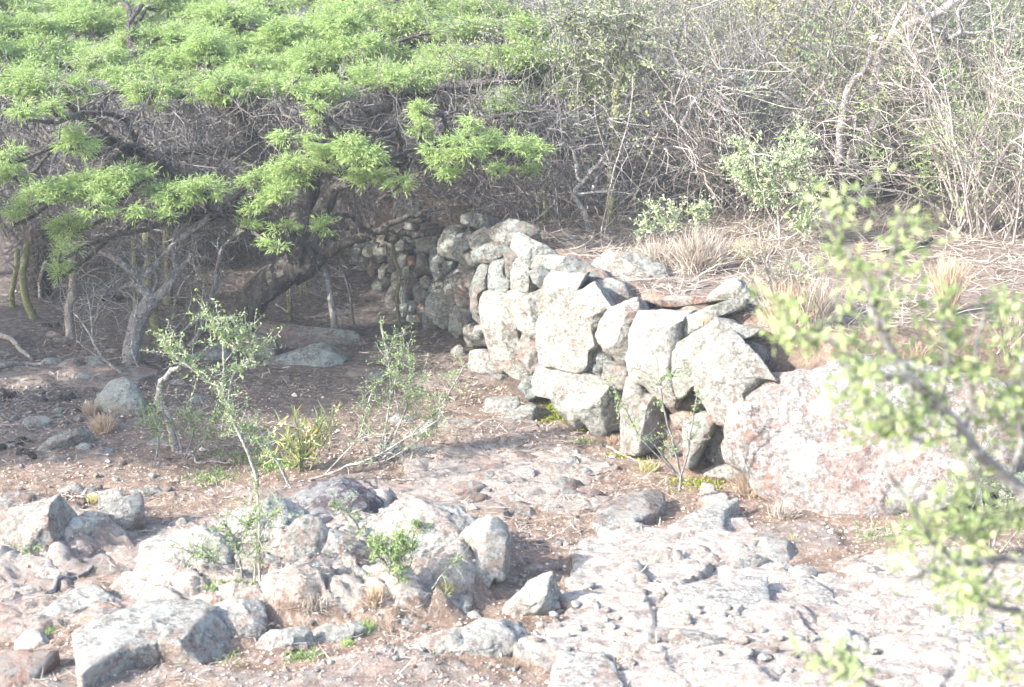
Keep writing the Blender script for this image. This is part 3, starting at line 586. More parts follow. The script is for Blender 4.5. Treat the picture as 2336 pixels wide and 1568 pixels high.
# -- shaded half
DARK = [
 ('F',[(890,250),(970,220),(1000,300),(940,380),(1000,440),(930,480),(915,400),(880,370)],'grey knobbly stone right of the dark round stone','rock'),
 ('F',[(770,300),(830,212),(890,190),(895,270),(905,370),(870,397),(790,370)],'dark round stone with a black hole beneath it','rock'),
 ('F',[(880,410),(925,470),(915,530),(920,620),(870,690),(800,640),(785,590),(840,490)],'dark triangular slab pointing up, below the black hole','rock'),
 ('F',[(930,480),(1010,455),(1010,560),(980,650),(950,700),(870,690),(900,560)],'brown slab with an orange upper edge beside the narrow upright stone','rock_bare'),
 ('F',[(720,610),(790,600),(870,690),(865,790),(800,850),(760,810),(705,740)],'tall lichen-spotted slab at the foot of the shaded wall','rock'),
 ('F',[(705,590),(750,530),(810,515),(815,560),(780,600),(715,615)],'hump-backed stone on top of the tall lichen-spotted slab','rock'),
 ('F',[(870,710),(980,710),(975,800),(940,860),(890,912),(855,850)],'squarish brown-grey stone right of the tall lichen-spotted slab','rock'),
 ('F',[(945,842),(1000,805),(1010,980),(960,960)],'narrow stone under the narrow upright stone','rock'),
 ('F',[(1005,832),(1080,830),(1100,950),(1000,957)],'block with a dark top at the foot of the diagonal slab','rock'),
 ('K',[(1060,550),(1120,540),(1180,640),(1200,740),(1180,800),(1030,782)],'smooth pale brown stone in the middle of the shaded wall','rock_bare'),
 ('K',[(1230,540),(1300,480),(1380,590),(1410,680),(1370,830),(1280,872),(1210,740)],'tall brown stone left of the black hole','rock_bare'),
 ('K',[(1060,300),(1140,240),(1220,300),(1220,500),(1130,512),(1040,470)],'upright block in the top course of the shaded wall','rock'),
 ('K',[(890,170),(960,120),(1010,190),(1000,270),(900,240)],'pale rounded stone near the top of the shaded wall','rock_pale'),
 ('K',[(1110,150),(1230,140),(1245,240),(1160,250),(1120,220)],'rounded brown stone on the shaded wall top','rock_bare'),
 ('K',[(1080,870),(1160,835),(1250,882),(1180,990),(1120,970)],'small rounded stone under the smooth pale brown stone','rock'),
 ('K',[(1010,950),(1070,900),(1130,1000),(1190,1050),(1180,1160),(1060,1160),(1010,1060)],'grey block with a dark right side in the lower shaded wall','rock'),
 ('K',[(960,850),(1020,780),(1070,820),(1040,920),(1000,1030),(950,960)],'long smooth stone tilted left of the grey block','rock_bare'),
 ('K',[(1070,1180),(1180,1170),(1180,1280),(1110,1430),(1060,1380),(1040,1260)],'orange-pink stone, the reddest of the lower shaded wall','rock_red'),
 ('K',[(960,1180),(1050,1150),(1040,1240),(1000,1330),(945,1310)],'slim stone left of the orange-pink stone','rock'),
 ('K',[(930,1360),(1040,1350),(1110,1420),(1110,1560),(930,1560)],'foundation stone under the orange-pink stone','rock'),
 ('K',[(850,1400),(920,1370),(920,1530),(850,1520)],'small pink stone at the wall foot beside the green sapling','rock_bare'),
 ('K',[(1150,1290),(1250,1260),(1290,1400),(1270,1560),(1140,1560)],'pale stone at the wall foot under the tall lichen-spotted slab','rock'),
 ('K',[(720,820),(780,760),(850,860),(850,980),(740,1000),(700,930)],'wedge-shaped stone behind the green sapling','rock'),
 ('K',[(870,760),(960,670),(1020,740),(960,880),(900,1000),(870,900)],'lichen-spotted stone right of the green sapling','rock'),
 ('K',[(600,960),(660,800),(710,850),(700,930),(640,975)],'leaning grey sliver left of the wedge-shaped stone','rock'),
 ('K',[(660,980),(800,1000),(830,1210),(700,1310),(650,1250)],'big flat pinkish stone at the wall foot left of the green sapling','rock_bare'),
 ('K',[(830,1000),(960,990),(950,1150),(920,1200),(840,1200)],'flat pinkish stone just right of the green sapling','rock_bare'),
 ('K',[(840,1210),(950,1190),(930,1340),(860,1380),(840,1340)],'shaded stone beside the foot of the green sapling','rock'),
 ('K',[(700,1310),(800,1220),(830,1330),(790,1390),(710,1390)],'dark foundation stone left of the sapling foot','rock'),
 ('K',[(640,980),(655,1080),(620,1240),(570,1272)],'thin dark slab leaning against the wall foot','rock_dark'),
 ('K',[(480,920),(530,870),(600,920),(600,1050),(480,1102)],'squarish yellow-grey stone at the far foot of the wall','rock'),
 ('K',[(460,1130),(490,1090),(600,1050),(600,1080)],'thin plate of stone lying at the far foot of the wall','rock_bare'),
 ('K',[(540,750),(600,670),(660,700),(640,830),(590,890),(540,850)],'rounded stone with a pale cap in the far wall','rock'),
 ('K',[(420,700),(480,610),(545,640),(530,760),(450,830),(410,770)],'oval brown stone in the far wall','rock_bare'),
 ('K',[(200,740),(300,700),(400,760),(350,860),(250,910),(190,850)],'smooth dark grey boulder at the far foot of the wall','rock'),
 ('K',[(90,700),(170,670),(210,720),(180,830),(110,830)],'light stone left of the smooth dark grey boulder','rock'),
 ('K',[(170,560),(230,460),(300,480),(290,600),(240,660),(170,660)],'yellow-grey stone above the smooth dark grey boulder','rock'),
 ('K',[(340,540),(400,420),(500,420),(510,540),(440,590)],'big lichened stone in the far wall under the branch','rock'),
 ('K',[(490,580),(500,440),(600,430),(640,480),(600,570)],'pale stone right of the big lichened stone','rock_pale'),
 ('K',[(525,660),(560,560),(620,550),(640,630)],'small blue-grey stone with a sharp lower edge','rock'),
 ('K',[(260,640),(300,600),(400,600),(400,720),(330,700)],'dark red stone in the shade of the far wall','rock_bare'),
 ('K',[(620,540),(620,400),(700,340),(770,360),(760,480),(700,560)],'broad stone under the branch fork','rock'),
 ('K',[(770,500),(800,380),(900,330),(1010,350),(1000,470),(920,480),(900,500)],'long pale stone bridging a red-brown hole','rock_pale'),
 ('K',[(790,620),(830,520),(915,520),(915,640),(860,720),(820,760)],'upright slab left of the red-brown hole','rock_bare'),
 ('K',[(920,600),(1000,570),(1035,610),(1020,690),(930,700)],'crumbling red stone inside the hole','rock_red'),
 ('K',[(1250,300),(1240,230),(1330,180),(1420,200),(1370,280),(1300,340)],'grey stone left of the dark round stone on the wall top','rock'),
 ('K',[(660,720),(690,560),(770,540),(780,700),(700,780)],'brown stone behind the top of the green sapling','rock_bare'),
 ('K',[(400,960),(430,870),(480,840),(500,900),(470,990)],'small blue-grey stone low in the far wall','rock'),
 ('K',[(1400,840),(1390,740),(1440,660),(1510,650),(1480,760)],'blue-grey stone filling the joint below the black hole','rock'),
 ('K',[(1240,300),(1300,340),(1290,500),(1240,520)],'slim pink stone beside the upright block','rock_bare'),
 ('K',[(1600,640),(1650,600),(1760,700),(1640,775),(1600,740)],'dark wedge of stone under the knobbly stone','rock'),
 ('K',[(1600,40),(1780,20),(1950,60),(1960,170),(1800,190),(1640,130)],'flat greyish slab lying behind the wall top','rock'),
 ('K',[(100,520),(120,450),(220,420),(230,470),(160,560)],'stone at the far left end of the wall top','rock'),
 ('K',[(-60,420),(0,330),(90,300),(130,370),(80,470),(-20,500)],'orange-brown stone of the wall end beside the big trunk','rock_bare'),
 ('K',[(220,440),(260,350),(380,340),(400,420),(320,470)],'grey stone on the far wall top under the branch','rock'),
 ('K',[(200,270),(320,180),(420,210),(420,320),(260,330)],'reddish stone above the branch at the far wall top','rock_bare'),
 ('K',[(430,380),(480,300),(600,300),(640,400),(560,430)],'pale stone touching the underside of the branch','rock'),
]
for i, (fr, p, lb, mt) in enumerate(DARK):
    top = px(fr, p)[:, 1].max() < 555
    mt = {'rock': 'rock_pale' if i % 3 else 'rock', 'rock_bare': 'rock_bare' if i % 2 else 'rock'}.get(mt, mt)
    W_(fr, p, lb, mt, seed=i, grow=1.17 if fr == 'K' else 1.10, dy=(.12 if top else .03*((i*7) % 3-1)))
# earth and rubble packing behind the facing stones
r_ = np.random.RandomState(12)
for i in range(46):
    s = r_.uniform(0.0, 1.0); k = min(int(s*(len(WALLPX)-1)), len(WALLPX)-2); f = s*(len(WALLPX)-1)-k
    a = WALL[4+k]*(1-f)+WALL[5+k]*f; zz = r_.uniform(.05, .72)
    b = WALL[5+k]-WALL[4+k]; nrm = np.array([b[1], -b[0]]); nrm = nrm/np.hypot(*nrm)
    if nrm[0] < 0: nrm = -nrm
    c = np.array([a[0]+nrm[0]*(.16+.12*zz), a[1]+nrm[1]*(.16+.12*zz), zz]); u, v = proj(c); rr = r_.uniform(24, 44)*9/c[1]
    an = np.sort(r_.uniform(0, 2*np.pi, 7)); pp = [(u+rr*math.cos(t)*r_.uniform(.8, 1.2), v+rr*math.sin(t)*r_.uniform(.8, 1.1)) for t in np.linspace(0, 2*np.pi, 8)[:-1]]
    rock('D', pp, 'brown packing stone glimpsed in a joint between the facing stones', 'rock_bare', mode='Y', Yc=c[1], n=(-.5, -.8, .2), th=.14, seed=i, group='packing stones in the wall joints', ncut=4)
# ------------------------------------------------------------------ the huge boulder and its neighbours
rock('G', [(480,1330),(560,1230),(650,1140),(790,1190),(1000,1150),(1230,1085),(1450,1110),(1700,1120),(1900,1200),(2100,1230),(2200,1400),(2230,1700),(2130,1850),(1950,1960),(1700,2020),(1500,2060),(1250,2200),(1040,2170),(850,2080),(750,1960),(640,1900),(560,1760),(430,1700),(440,1520)],
     'huge mottled pink and white boulder at the near end of the wall', 'rock_boulder', mode='Y', Yc=7.35, n=(-.18,-.86,.42), th=.55, bul=.10, ncut=3, q0=(.86,.96), cuts=[(0,-.3,1,.86),(-.7,-.6,.1,.9)], name='boulder', cat='boulder', rough=1.5)
rock('G', [(2130,1230),(2300,1180),(2450,1250),(2500,1600),(2400,1760),(2330,1640),(2280,1560),(2180,1620),(2130,1500)], 'grey boulder at the right edge, behind the blurred branch', 'rock', mode='Y', Yc=7.5, n=(-.2,-.8,.5), th=.5, name='boulder', cat='boulder')
rock('G', [(2140,1700),(2220,1640),(2330,1700),(2450,1760),(2450,2000),(2250,2010),(2150,1900)], 'grey boulder below the dark hole at the right edge', 'rock', mode='Y', Yc=7.2, n=(-.2,-.8,.5), th=.4, name='boulder', cat='boulder')
rock('G', [(2080,1150),(2100,1080),(2200,1060),(2400,1090),(2450,1150),(2300,1200),(2150,1190)], 'white stone lying on the terrace at the right edge', 'rock_white', mode='Y', Yc=7.9, th=.2)
rock('G', [(1760,1080),(1800,1040),(1900,1060),(1960,1110),(1850,1130)], 'small white stone on the terrace behind the huge boulder', 'rock_white', mode='Y', Yc=8.0, th=.12)
rock('J', [(100,240),(190,190),(360,120),(460,160),(450,240),(300,250),(200,240)], 'low pale ledge at the left foot of the huge boulder', 'rock_white', mode='ground', th=.2)
rock('G', [(1320,330),(1420,260),(1560,230),(1720,240),(1780,290),(1740,340),(1600,350),(1400,400)], 'low reddish boulder on the terrace behind the dry grass', 'rock_red', mode='Y', Yc=9.9, th=.3, name='boulder', cat='boulder')
# ------------------------------------------------------------------ loose rocks and ledges on the ground
def G_(fr, pts, label, mat='rock_pale', **k):
    k.setdefault('th', .16); k.setdefault('n', (0, -.54, .84)); k.setdefault('bul', .13)
    if k.get('name') == 'rock':
        k.setdefault('grow', 1.22)
        if 'sink' not in k: k['bul'] *= .8
    if fr in 'HI' and mat == 'rock_pale': mat = 'rock_white'
    return rock(fr, pts, label, mat, mode='ground', **k)
TOPF = [(0, .05, 1, .55), (-.15, -1, -.05, .72)]
G_('F', [(1100,1300),(1160,1275),(1290,1265),(1312,1330),(1290,1395),(1160,1425),(1100,1390)], 'oblong block with lichened top lying on the path by the wall', 'rock_pale', cuts=[(0,.1,1,.5),(-.3,-1,0,.6)], ncut=1)
G_('F', [(1195,1440),(1240,1400),(1350,1330),(1490,1310),(1510,1330),(1400,1400),(1380,1450),(1290,1480),(1210,1490)], 'low lichened rock beside the green moss', 'rock_pale')
G_('F', [(600,1460),(700,1420),(900,1430),(1120,1450),(1155,1480),(1000,1530),(800,1560),(650,1530)], 'flat pale ledge across the path left of the moss', 'rock_pale', n=(0,-.4,.9))
G_('F', [(410,1455),(500,1400),(640,1400),(620,1450),(480,1480)], 'flat lichened ledge behind the slender shrub', 'rock_pale', n=(0,-.4,.9))
G_('F', [(1075,1190),(1130,1150),(1260,1145),(1210,1192),(1160,1215),(1080,1212)], 'brown plate of stone lying at the foot of the orange-edged slab', 'rock_bare', th=.08)
G_('F', [(860,970),(930,950),(960,1000),(940,1040),(900,1010)], 'small grey stone lying at the wall foot in the shade', 'rock_bare', th=.08)
G_('F', [(290,1170),(350,1130),(440,1120),(450,1180),(340,1200)], 'low lichened rock in the leaf litter', 'rock')
G_('E', [(1700,955),(1900,870),(2100,835),(2290,850),(2330,880),(2270,980),(2170,1020),(2020,1000),(1830,965)], 'large wedge-shaped lichened rock in the shade, right of the big trunk', 'rock', th=.25, bul=.2, cuts=[(-.1,-.25,1,.7),(.9,-.4,.0,.7)])
G_('E', [(1560,805),(1640,775),(1750,790),(1775,830),(1780,945),(1650,960),(1560,900)], 'upright squared rock with pale lichen cap beside the big trunk', 'rock', n=(-.2,-.9,.3), ncut=1, cuts=[(0,0,1,.75)])
G_('E', [(1220,940),(1350,850),(1560,812),(1570,900),(1500,960),(1300,972)], 'low grey rock at the foot of the big trunk', 'rock')
G_('E', [(1670,715),(1740,700),(2000,740),(2300,760),(2315,810),(2100,862),(1800,905),(1770,830),(1700,790)], 'long brown slab lying behind the lichened wedge rock', 'rock_bare', th=.2, ncut=2)
G_('E', [(2160,830),(2330,810),(2460,840),(2440,860),(2250,880)], 'thin brown plate lying right of the long brown slab', 'rock_bare', th=.06)
G_('E', [(640,1190),(700,1110),(790,1075),(870,1120),(900,1200),(890,1345),(780,1335),(700,1290),(600,1260)], 'upright pointed rock covered in pale lichen, at the left', 'rock_pale', n=(-.1,-.85,.5), th=.2, bul=.22)
G_('E', [(200,1570),(350,1440),(500,1380),(585,1370),(560,1420),(450,1470),(330,1520),(240,1590)], 'long flat lichened rock left of the dry grass tuft', 'rock_pale', n=(0,-.5,.85))
G_('E', [(480,1300),(600,1205),(700,1200),(720,1280),(600,1310)], 'flat rock behind the tuft, left of the pointed lichened rock', 'rock')
G_('E', [(320,1015),(400,950),(560,940),(575,1000),(450,1040),(350,1045)], 'pinkish low rock left of the small forked tree', 'rock_bare')
G_('E', [(420,1085),(540,1005),(600,1060),(560,1112),(470,1132)], 'pinkish rounded rock in front of the low pinkish rock', 'rock_bare')
G_('E', [(550,925),(640,940),(700,1010),(650,1042),(570,992)], 'tilted brown slab left of the small forked tree', 'rock_bare')
G_('E', [(235,990),(300,945),(390,935),(400,975),(300,1005)], 'flat pink rock at the edge of the deep shade', 'rock_bare')
G_('E', [(398,880),(430,852),(460,882),(430,894)], 'small pink stone in the shade left of the forked tree', 'rock_bare', th=.06)
G_('E', [(130,1385),(180,1320),(260,1300),(320,1345),(280,1392),(180,1405)], 'rounded brown stone near the left edge, beyond the lichened rocks', 'rock_bare')
G_('E', [(580,1560),(640,1520),(740,1530),(700,1580),(600,1600)], 'small pink stone below the dry grass tuft', 'rock_bare', th=.08)
G_('E', [(480,1540),(520,1500),(600,1500),(580,1540),(500,1565)], 'small lichened stone below the dry grass tuft', 'rock', th=.08)
G_('E', [(2130,545),(2150,520),(2200,515),(2205,540),(2160,552)], 'small pale stone on the dark ground beyond the big trunk', 'rock_bare', th=.05)
G_('E', [(2095,625),(2120,585),(2165,600),(2150,635)], 'small pink stone right of the thin grey trunk', 'rock_bare', th=.06)
G_('E', [(1230,1230),(1260,1190),(1330,1185),(1320,1240),(1260,1250)], 'small pinkish stone behind the shrub', 'rock_bare', th=.08)
# left foreground outcrops
G_('H', [(490,1230),(560,1160),(700,1120),(900,1040),(1260,1020),(1480,1150),(1505,1215),(1400,1270),(1200,1310),(1000,1285),(830,1320),(620,1410),(520,1500)], 'broad flat-topped block with grey-green lichened front face, bottom left', 'rock_pale', n=(.02,-.10,1), up=.11, th=.45, bul=.04, ncut=1, grow=1.03, sink=0, name='rock', cat='rock')
G_('H', [(1270,1060),(1400,1000),(1640,1000),(1648,1100),(1600,1315),(1500,1280),(1470,1180),(1380,1120)], 'lichen-covered angular rock joined to the right end of the flat-topped block', 'rock_pale', bul=.2, name='rock', cat='rock')
G_('H', [(190,1110),(230,1080),(500,960),(720,930),(780,975),(740,1020),(560,1050),(400,1100),(280,1130),(215,1140)], 'long low ridge of rock behind the flat-topped block', 'rock_pale', n=(0,-.12,1), up=.05, th=.3, bul=.05, sink=0, name='rock', cat='rock')
G_('H', [(-80,1420),(0,1370),(150,1320),(290,1310),(312,1330),(250,1420),(180,1500),(100,1560),(-60,1640)], 'bare reddish slab in the bottom left corner', 'rock_red', n=(0,-.5,.85), ncut=2, name='rock', cat='rock')
G_('H', [(105,1250),(180,1200),(280,1220),(286,1290),(140,1335),(80,1352)], 'small pale rock behind the bare reddish slab', 'rock_pale', name='rock', cat='rock')
G_('H', [(130,1560),(300,1500),(400,1540),(450,1600),(200,1620)], 'small pink rock cut by the bottom edge', 'rock_bare', name='rock', cat='rock')
G_('H', [(-40,560),(0,540),(200,380),(352,355),(350,440),(320,600),(200,700),(60,690),(-40,640)], 'tilted pale slab with a bright right edge at the left border', 'rock_pale', n=(-.3,-.7,.6), bul=.2, name='rock', cat='rock', cuts=[(.9,-.3,.3,.6)])
G_('H', [(-60,350),(60,330),(190,350),(190,430),(100,480),(0,520),(-60,500)], 'brown rock behind the tilted pale slab at the left border', 'rock_bare', name='rock', cat='rock')
G_('H', [(330,550),(480,505),(640,435),(652,500),(480,560),(340,600)], 'low curved ledge of grey lichened rock, left', 'rock_pale', n=(0,-.12,1), up=.05, th=.3, sink=0, name='rock', cat='rock', cuts=TOPF)
G_('H', [(635,450),(650,330),(710,318),(772,380),(850,345),(860,450),(700,575),(645,570)], 'knobbly lichened rock at the end of the curved ledge', 'rock_pale', name='rock', cat='rock', n=(0,-.85,.5))
G_('H', [(250,750),(380,590),(480,600),(562,680),(520,795),(400,785),(300,765)], 'rounded lichen-crusted rock in front of the curved ledge', 'rock_pale', name='rock', cat='rock', rough=1.6)
G_('H', [(360,300),(420,275),(520,280),(530,320),(400,350)], 'small flat pink stone behind the curved ledge', 'rock_bare', th=.08)
G_('H', [(490,345),(540,295),(600,290),(595,340),(540,355)], 'small pink block beside the flat pink stone', 'rock_bare', th=.08)
G_('H', [(770,320),(850,290),(1050,300),(1120,330),(1000,360),(860,355)], 'long flat pink ledge behind the outcrop', 'rock_bare', th=.1)
G_('H', [(1040,570),(1070,520),(1150,475),(1170,520),(1130,570),(1080,580)], 'pointed pale stone resting on pink bedrock', 'rock_pale', n=(-.3,-.8,.4), th=.1)
G_('H', [(1060,400),(1110,355),(1150,365),(1130,395)], 'small white stone on the soil behind the outcrop', 'rock_pale', th=.06)
G_('H', [(335,1000),(345,970),(410,975),(420,1005),(370,1018)], 'small reddish stone by the fallen stick', 'rock_red', th=.06)
G_('H', [(0,1220),(10,1180),(60,1175),(55,1215)], 'small white stone at the left edge', 'rock_pale', th=.06)
G_('H', [(900,770),(940,640),(1000,590),(1250,560),(1330,600),(1400,680),(1350,770),(1200,850),(1050,900),(940,860)], 'left end of the big outcrop, rough pink and grey with lichen', 'rock_pale', bul=.2, name='rock', cat='rock', rough=1.8)
G_('H', [(1330,600),(1460,445),(1620,430),(1655,400),(1760,340),(1860,350),(1900,430),(1850,500),(1800,620),(1700,690),(1500,750),(1380,720)], 'pink-topped middle of the big outcrop behind the thin stems', 'rock_pale', bul=.2, name='rock', cat='rock', rough=1.6)
G_('H', [(600,1010),(760,830),(900,850),(1100,880),(1250,830),(1400,790),(1420,880),(1300,950),(1000,1010),(800,1080),(760,1060),(700,1000)], 'lichen-crusted lower step of the big outcrop', 'rock_pale', bul=.16, name='rock', cat='rock', rough=1.8)
G_('H', [(1840,345),(2050,230),(2150,218),(2240,240),(2340,310),(2440,390),(2400,460),(2280,540),(2100,555),(1900,455)], 'purple-black rock with pale lichen crest on top of the big outcrop', 'rock_dark', bul=.25, name='rock', cat='rock', cuts=[(.3,-.6,.7,.7)])
G_('H', [(1760,760),(1800,610),(1870,500),(2000,520),(2050,600),(2062,700),(2030,795),(1900,785)], 'angular white lichened rock in front of the purple-black rock', 'rock_pale', bul=.2, name='rock', cat='rock', n=(0,-.8,.6))
G_('I', [(20,705),(60,600),(120,580),(250,655),(350,690),(385,760),(300,785),(100,795),(30,785)], 'brightest white lump in the middle of the big outcrop', 'rock_white', bul=.24, name='rock', cat='rock', n=(0,-.8,.6))
G_('I', [(230,570),(450,450),(700,380),(880,368),(945,500),(1000,620),(1042,700),(1045,880),(980,960),(820,880),(650,800),(560,700),(400,665),(280,645)], 'large sloping right half of the big outcrop, pale lichen over pink', 'rock_pale', bul=.14, th=.3, name='rock', cat='rock', cuts=[(-.1,-.35,1,.7)], rough=1.5)
G_('I', [(985,570),(1110,510),(1212,560),(1228,650),(1232,770),(1160,860),(1120,835),(1090,900),(1040,1000),(1020,900),(1040,700)], 'steep brown right-hand end of the big outcrop with vertical cracks', 'rock_pale', bul=.2, th=.3, name='rock', cat='rock', n=(.3,-.85,.4), cuts=[(1,-.3,.05,.5)])
G_('I', [(-100,860),(100,795),(300,790),(430,850),(540,900),(640,830),(820,900),(960,960),(900,1020),(600,990),(300,1010),(100,1015),(-100,965)], 'mossy lower ledge of the big outcrop', 'rock_pale', bul=.14, name='rock', cat='rock', rough=1.8, cuts=TOPF)
G_('I', [(790,1100),(860,940),(950,930),(972,1050),(920,1132),(830,1130)], 'small white rock at the right foot of the big outcrop', 'rock_pale', name='rock', cat='rock', bul=.2)
G_('I', [(920,1120),(940,1075),(1030,1070),(1035,1125),(960,1140)], 'little white stone next to the small white rock', 'rock_pale', th=.08)
G_('I', [(1110,1115),(1200,1020),(1330,900),(1430,845),(1472,900),(1462,980),(1360,1055),(1230,1092)], 'triangular rock standing alone right of the big outcrop', 'rock_pale', n=(-.35,-.75,.5), bul=.2, name='rock', cat='rock', cuts=[(-.4,-.2,.9,.7),(.9,-.5,0,.7)])
G_('I', [(250,1365),(420,1280),(650,1230),(900,1190),(1000,1140),(1180,1130),(1320,1210),(1200,1290),(1080,1335),(850,1372),(600,1375),(400,1385)], 'long low whaleback of lichened rock at the bottom centre', 'rock_pale', bul=.2, name='rock', cat='rock', rough=1.6)
G_('H', [(1640,1270),(1700,1210),(1900,1180),(1960,1225),(1955,1290),(1800,1340),(1700,1335)], 'low green-grey lichened rock right of the flat-topped block', 'rock_pale', bul=.2, name='rock', cat='rock')
G_('I', [(-60,1230),(60,1150),(130,1180),(230,1130),(262,1185),(150,1255),(0,1295),(-70,1285)], 'low pink-edged rock with a dark shadowed underside', 'rock_pale', bul=.2, name='rock', cat='rock')
G_('I', [(380,1130),(480,1070),(560,1100),(605,1170),(480,1205),(400,1185)], 'rounded pink and white stone below the golden grass', 'rock_pale', bul=.25)
G_('H', [(1660,1060),(1700,1030),(1820,1040),(1840,1075),(1740,1090)], 'small white stone left of the grey grass tuft', 'rock_pale', th=.08)
G_('I', [(1140,405),(1200,375),(1330,375),(1402,420),(1395,462),(1260,487),(1160,462)], 'oval lichened stone lying loose on the path', 'rock_pale', bul=.3, th=.12, up=.02)
G_('I', [(1740,510),(1800,420),(1900,370),(2080,320),(2190,290),(2196,380),(2150,450),(2000,525),(1850,552),(1760,545)], 'flat four-cornered slab set in the path', 'rock_white', n=(0,-.12,1), ncut=2, sink=0, up=.045, th=.2, bul=.04, grow=1.0)
G_('I', [(1850,625),(1980,560),(2100,520),(2132,590),(2050,615),(1900,655)], 'smaller tilted slab in front of the four-cornered slab', 'rock_white', n=(0,-.55,.8))
G_('I', [(1685,750),(1740,680),(1850,650),(2000,690),(1900,745),(1760,795)], 'thin pale ledge where the right bedrock begins', 'rock_white', n=(0,-.5,.85))
G_('I', [(1045,55),(1080,15),(1150,18),(1142,52),(1100,84)], 'bright white angular stone in the middle of the path', 'rock_white', th=.1, bul=.3)
G_('I', [(1110,170),(1140,135),(1190,140),(1192,180),(1140,202)], 'knobbly pink stone on the path below the angular white stone', 'rock_bare', th=.08, bul=.3)
G_('I', [(1150,110),(1200,60),(1320,50),(1330,85),(1200,105)], 'flat pink stone right of the angular white stone', 'rock_white', th=.08)
G_('I', [(1375,90),(1395,60),(1430,60),(1430,90),(1400,102)], 'small pinkish stone on the bare soil of the path', 'rock_bare', th=.06)
G_('I', [(1470,320),(1480,270),(1560,230),(1680,250),(1690,310),(1640,335),(1530,330)], 'crumbly pink nub of rock on the path', 'rock_bare', rough=2)
G_('I', [(1440,180),(1500,130),(1600,95),(1700,100),(1640,150),(1520,185)], 'flat pale stone on the path near the pillar stone', 'rock_white', th=.08)
G_('I', [(1575,230),(1620,170),(1700,165),(1730,210),(1650,240)], 'low pink rock at the end of the moss', 'rock_bare', th=.08)
G_('I', [(590,70),(700,30),(830,50),(840,85),(700,95)], 'flat pink ledge behind the slender shrub foot', 'rock_bare', th=.08)
G_('I', [(860,110),(920,80),(1040,115),(1060,150),(960,150)], 'low pink ledge left of the knobbly stone', 'rock_bare', th=.08)
G_('J', [(370,700),(430,650),(520,660),(553,700),(480,733),(420,742)], 'rounded white stone in front of the huge boulder', 'rock_white', bul=.3, th=.1)
G_('J', [(530,580),(580,555),(700,620),(790,670),(800,712),(700,747),(590,690),(540,625)], 'flat white stone with a sharp shadowed front edge, right of the rounded white stone', 'rock_white', th=.15, n=(0,-.15,1), sink=0, up=.04, bul=.05)
G_('J', [(745,850),(755,795),(860,785),(935,815),(905,862),(800,878)], 'white stone overhanging a small dark hole', 'rock_white', bul=.25, th=.08, up=.03)
G_('J', [(-150,640),(0,545),(150,460),(420,370),(445,400),(340,460),(330,560),(380,620),(180,645),(0,660)], 'long pale slab running up to the foot of the huge boulder', 'rock_white', n=(0,-.1,1), ncut=2, th=.2, sink=0, up=.035, bul=.04, grow=1.0)
G_('J', [(-60,1290),(0,1210),(200,1180),(380,1190),(440,1220),(330,1290),(200,1310),(60,1310)], 'rounded white ledge at the bottom right', 'rock_white', n=(0,-.1,1), th=.2, sink=0, up=.06, bul=.05, grow=1.0)
G_('J', [(710,1190),(640,1110),(620,960),(610,870),(450,860),(200,900),(0,950),(-150,1010),(-100,1100),(200,1150),(450,1180)], 'broad bleached bedrock plate with a square right corner', 'rock_white', n=(.02,-.08,1), ncut=1, bul=.03, th=.2, sink=0, up=.03, grow=1.0)
G_('I', [(1480,1440),(1560,1350),(1800,1345),(1870,1420),(1930,1560),(1800,1640),(1550,1640),(1500,1560)], 'bleached bedrock plate cut by the bottom edge', 'rock_white', n=(0,-.06,1), ncut=1, bul=.03, th=.2, sink=0, up=.045, grow=1.0)
G_('J', [(1130,1060),(900,1080),(800,880),(960,880),(1050,960)], 'small pink bedrock step between the plates', 'rock_white', n=(.03,-.06,1), bul=.03, th=.2, sink=0, up=.035, grow=1.0)
G_('J', [(1220,1280),(1060,1330),(950,1200),(1000,1110),(1110,1160)], 'bright bedrock step with a diagonal crack at its right', 'rock_white', n=(-.03,-.06,1), bul=.03, th=.2, sink=0, up=.04, grow=1.0)
G_('J', [(2000,1400),(1830,1410),(1740,1200),(1650,1060),(1820,1050),(2080,1080),(2130,1300)], 'pink bedrock plate under the blurred branch tips', 'rock_boulder', n=(.02,-.06,1), bul=.03, th=.2, sink=0, up=.04, grow=1.0)
# angular rubble on the outcrops
r_ = np.random.RandomState(404)
for (u0, v0, u1, v1, cnt, s0, s1, mt, lb, gp) in [
    (330, 1180, 1120, 1400, 30, 14, 34, 'rock_white', 'broken pale lichened piece of the big outcrop', 'broken pieces on the big outcrop'),
    (0, 1120, 330, 1420, 16, 12, 32, 'rock_white', 'broken pale piece of rock on the pink bedrock at the left', 'broken pieces on the left bedrock'),
    (850, 1020, 1480, 1200, 26, 12, 34, 'rock_bare', 'low flat pinkish piece of bedrock in the path', 'flat bedrock pieces in the path'),
    (600, 1400, 1250, 1550, 16, 10, 26, 'rock_white', 'low pale stone half buried in the soil at the bottom', 'half buried stones at the bottom'),
    (1330, 1240, 2150, 1560, 30, 14, 44, 'rock_white', 'flat chip of bleached bedrock at the bottom right', 'chips on the bleached bedrock'),
    (0, 760, 420, 1060, 14, 12, 26, 'rock_bare', 'low brown stone half buried in the soil at the left', 'half buried stones at the left')]:
    for i in range(cnt):
        u, v, q = r_.uniform(u0, u1), r_.uniform(v0, v1), r_.uniform(s0, s1); k = r_.randint(5, 8); a0 = r_.uniform(0, 6.28)
        pp = [(u+q*r_.uniform(1.1, 1.7)*math.cos(a0+t)*r_.uniform(.75, 1.2), v+q*r_.uniform(.38, .6)*math.sin(a0+t)) for t in np.linspace(0, 2*np.pi, k+1)[:-1]]
        G_('D', pp, lb, mt, seed=i*3+1, group=gp, n=(r_.uniform(-.3, .3), -.5, .85), bul=.12, th=.08, ncut=5, rough=.8)
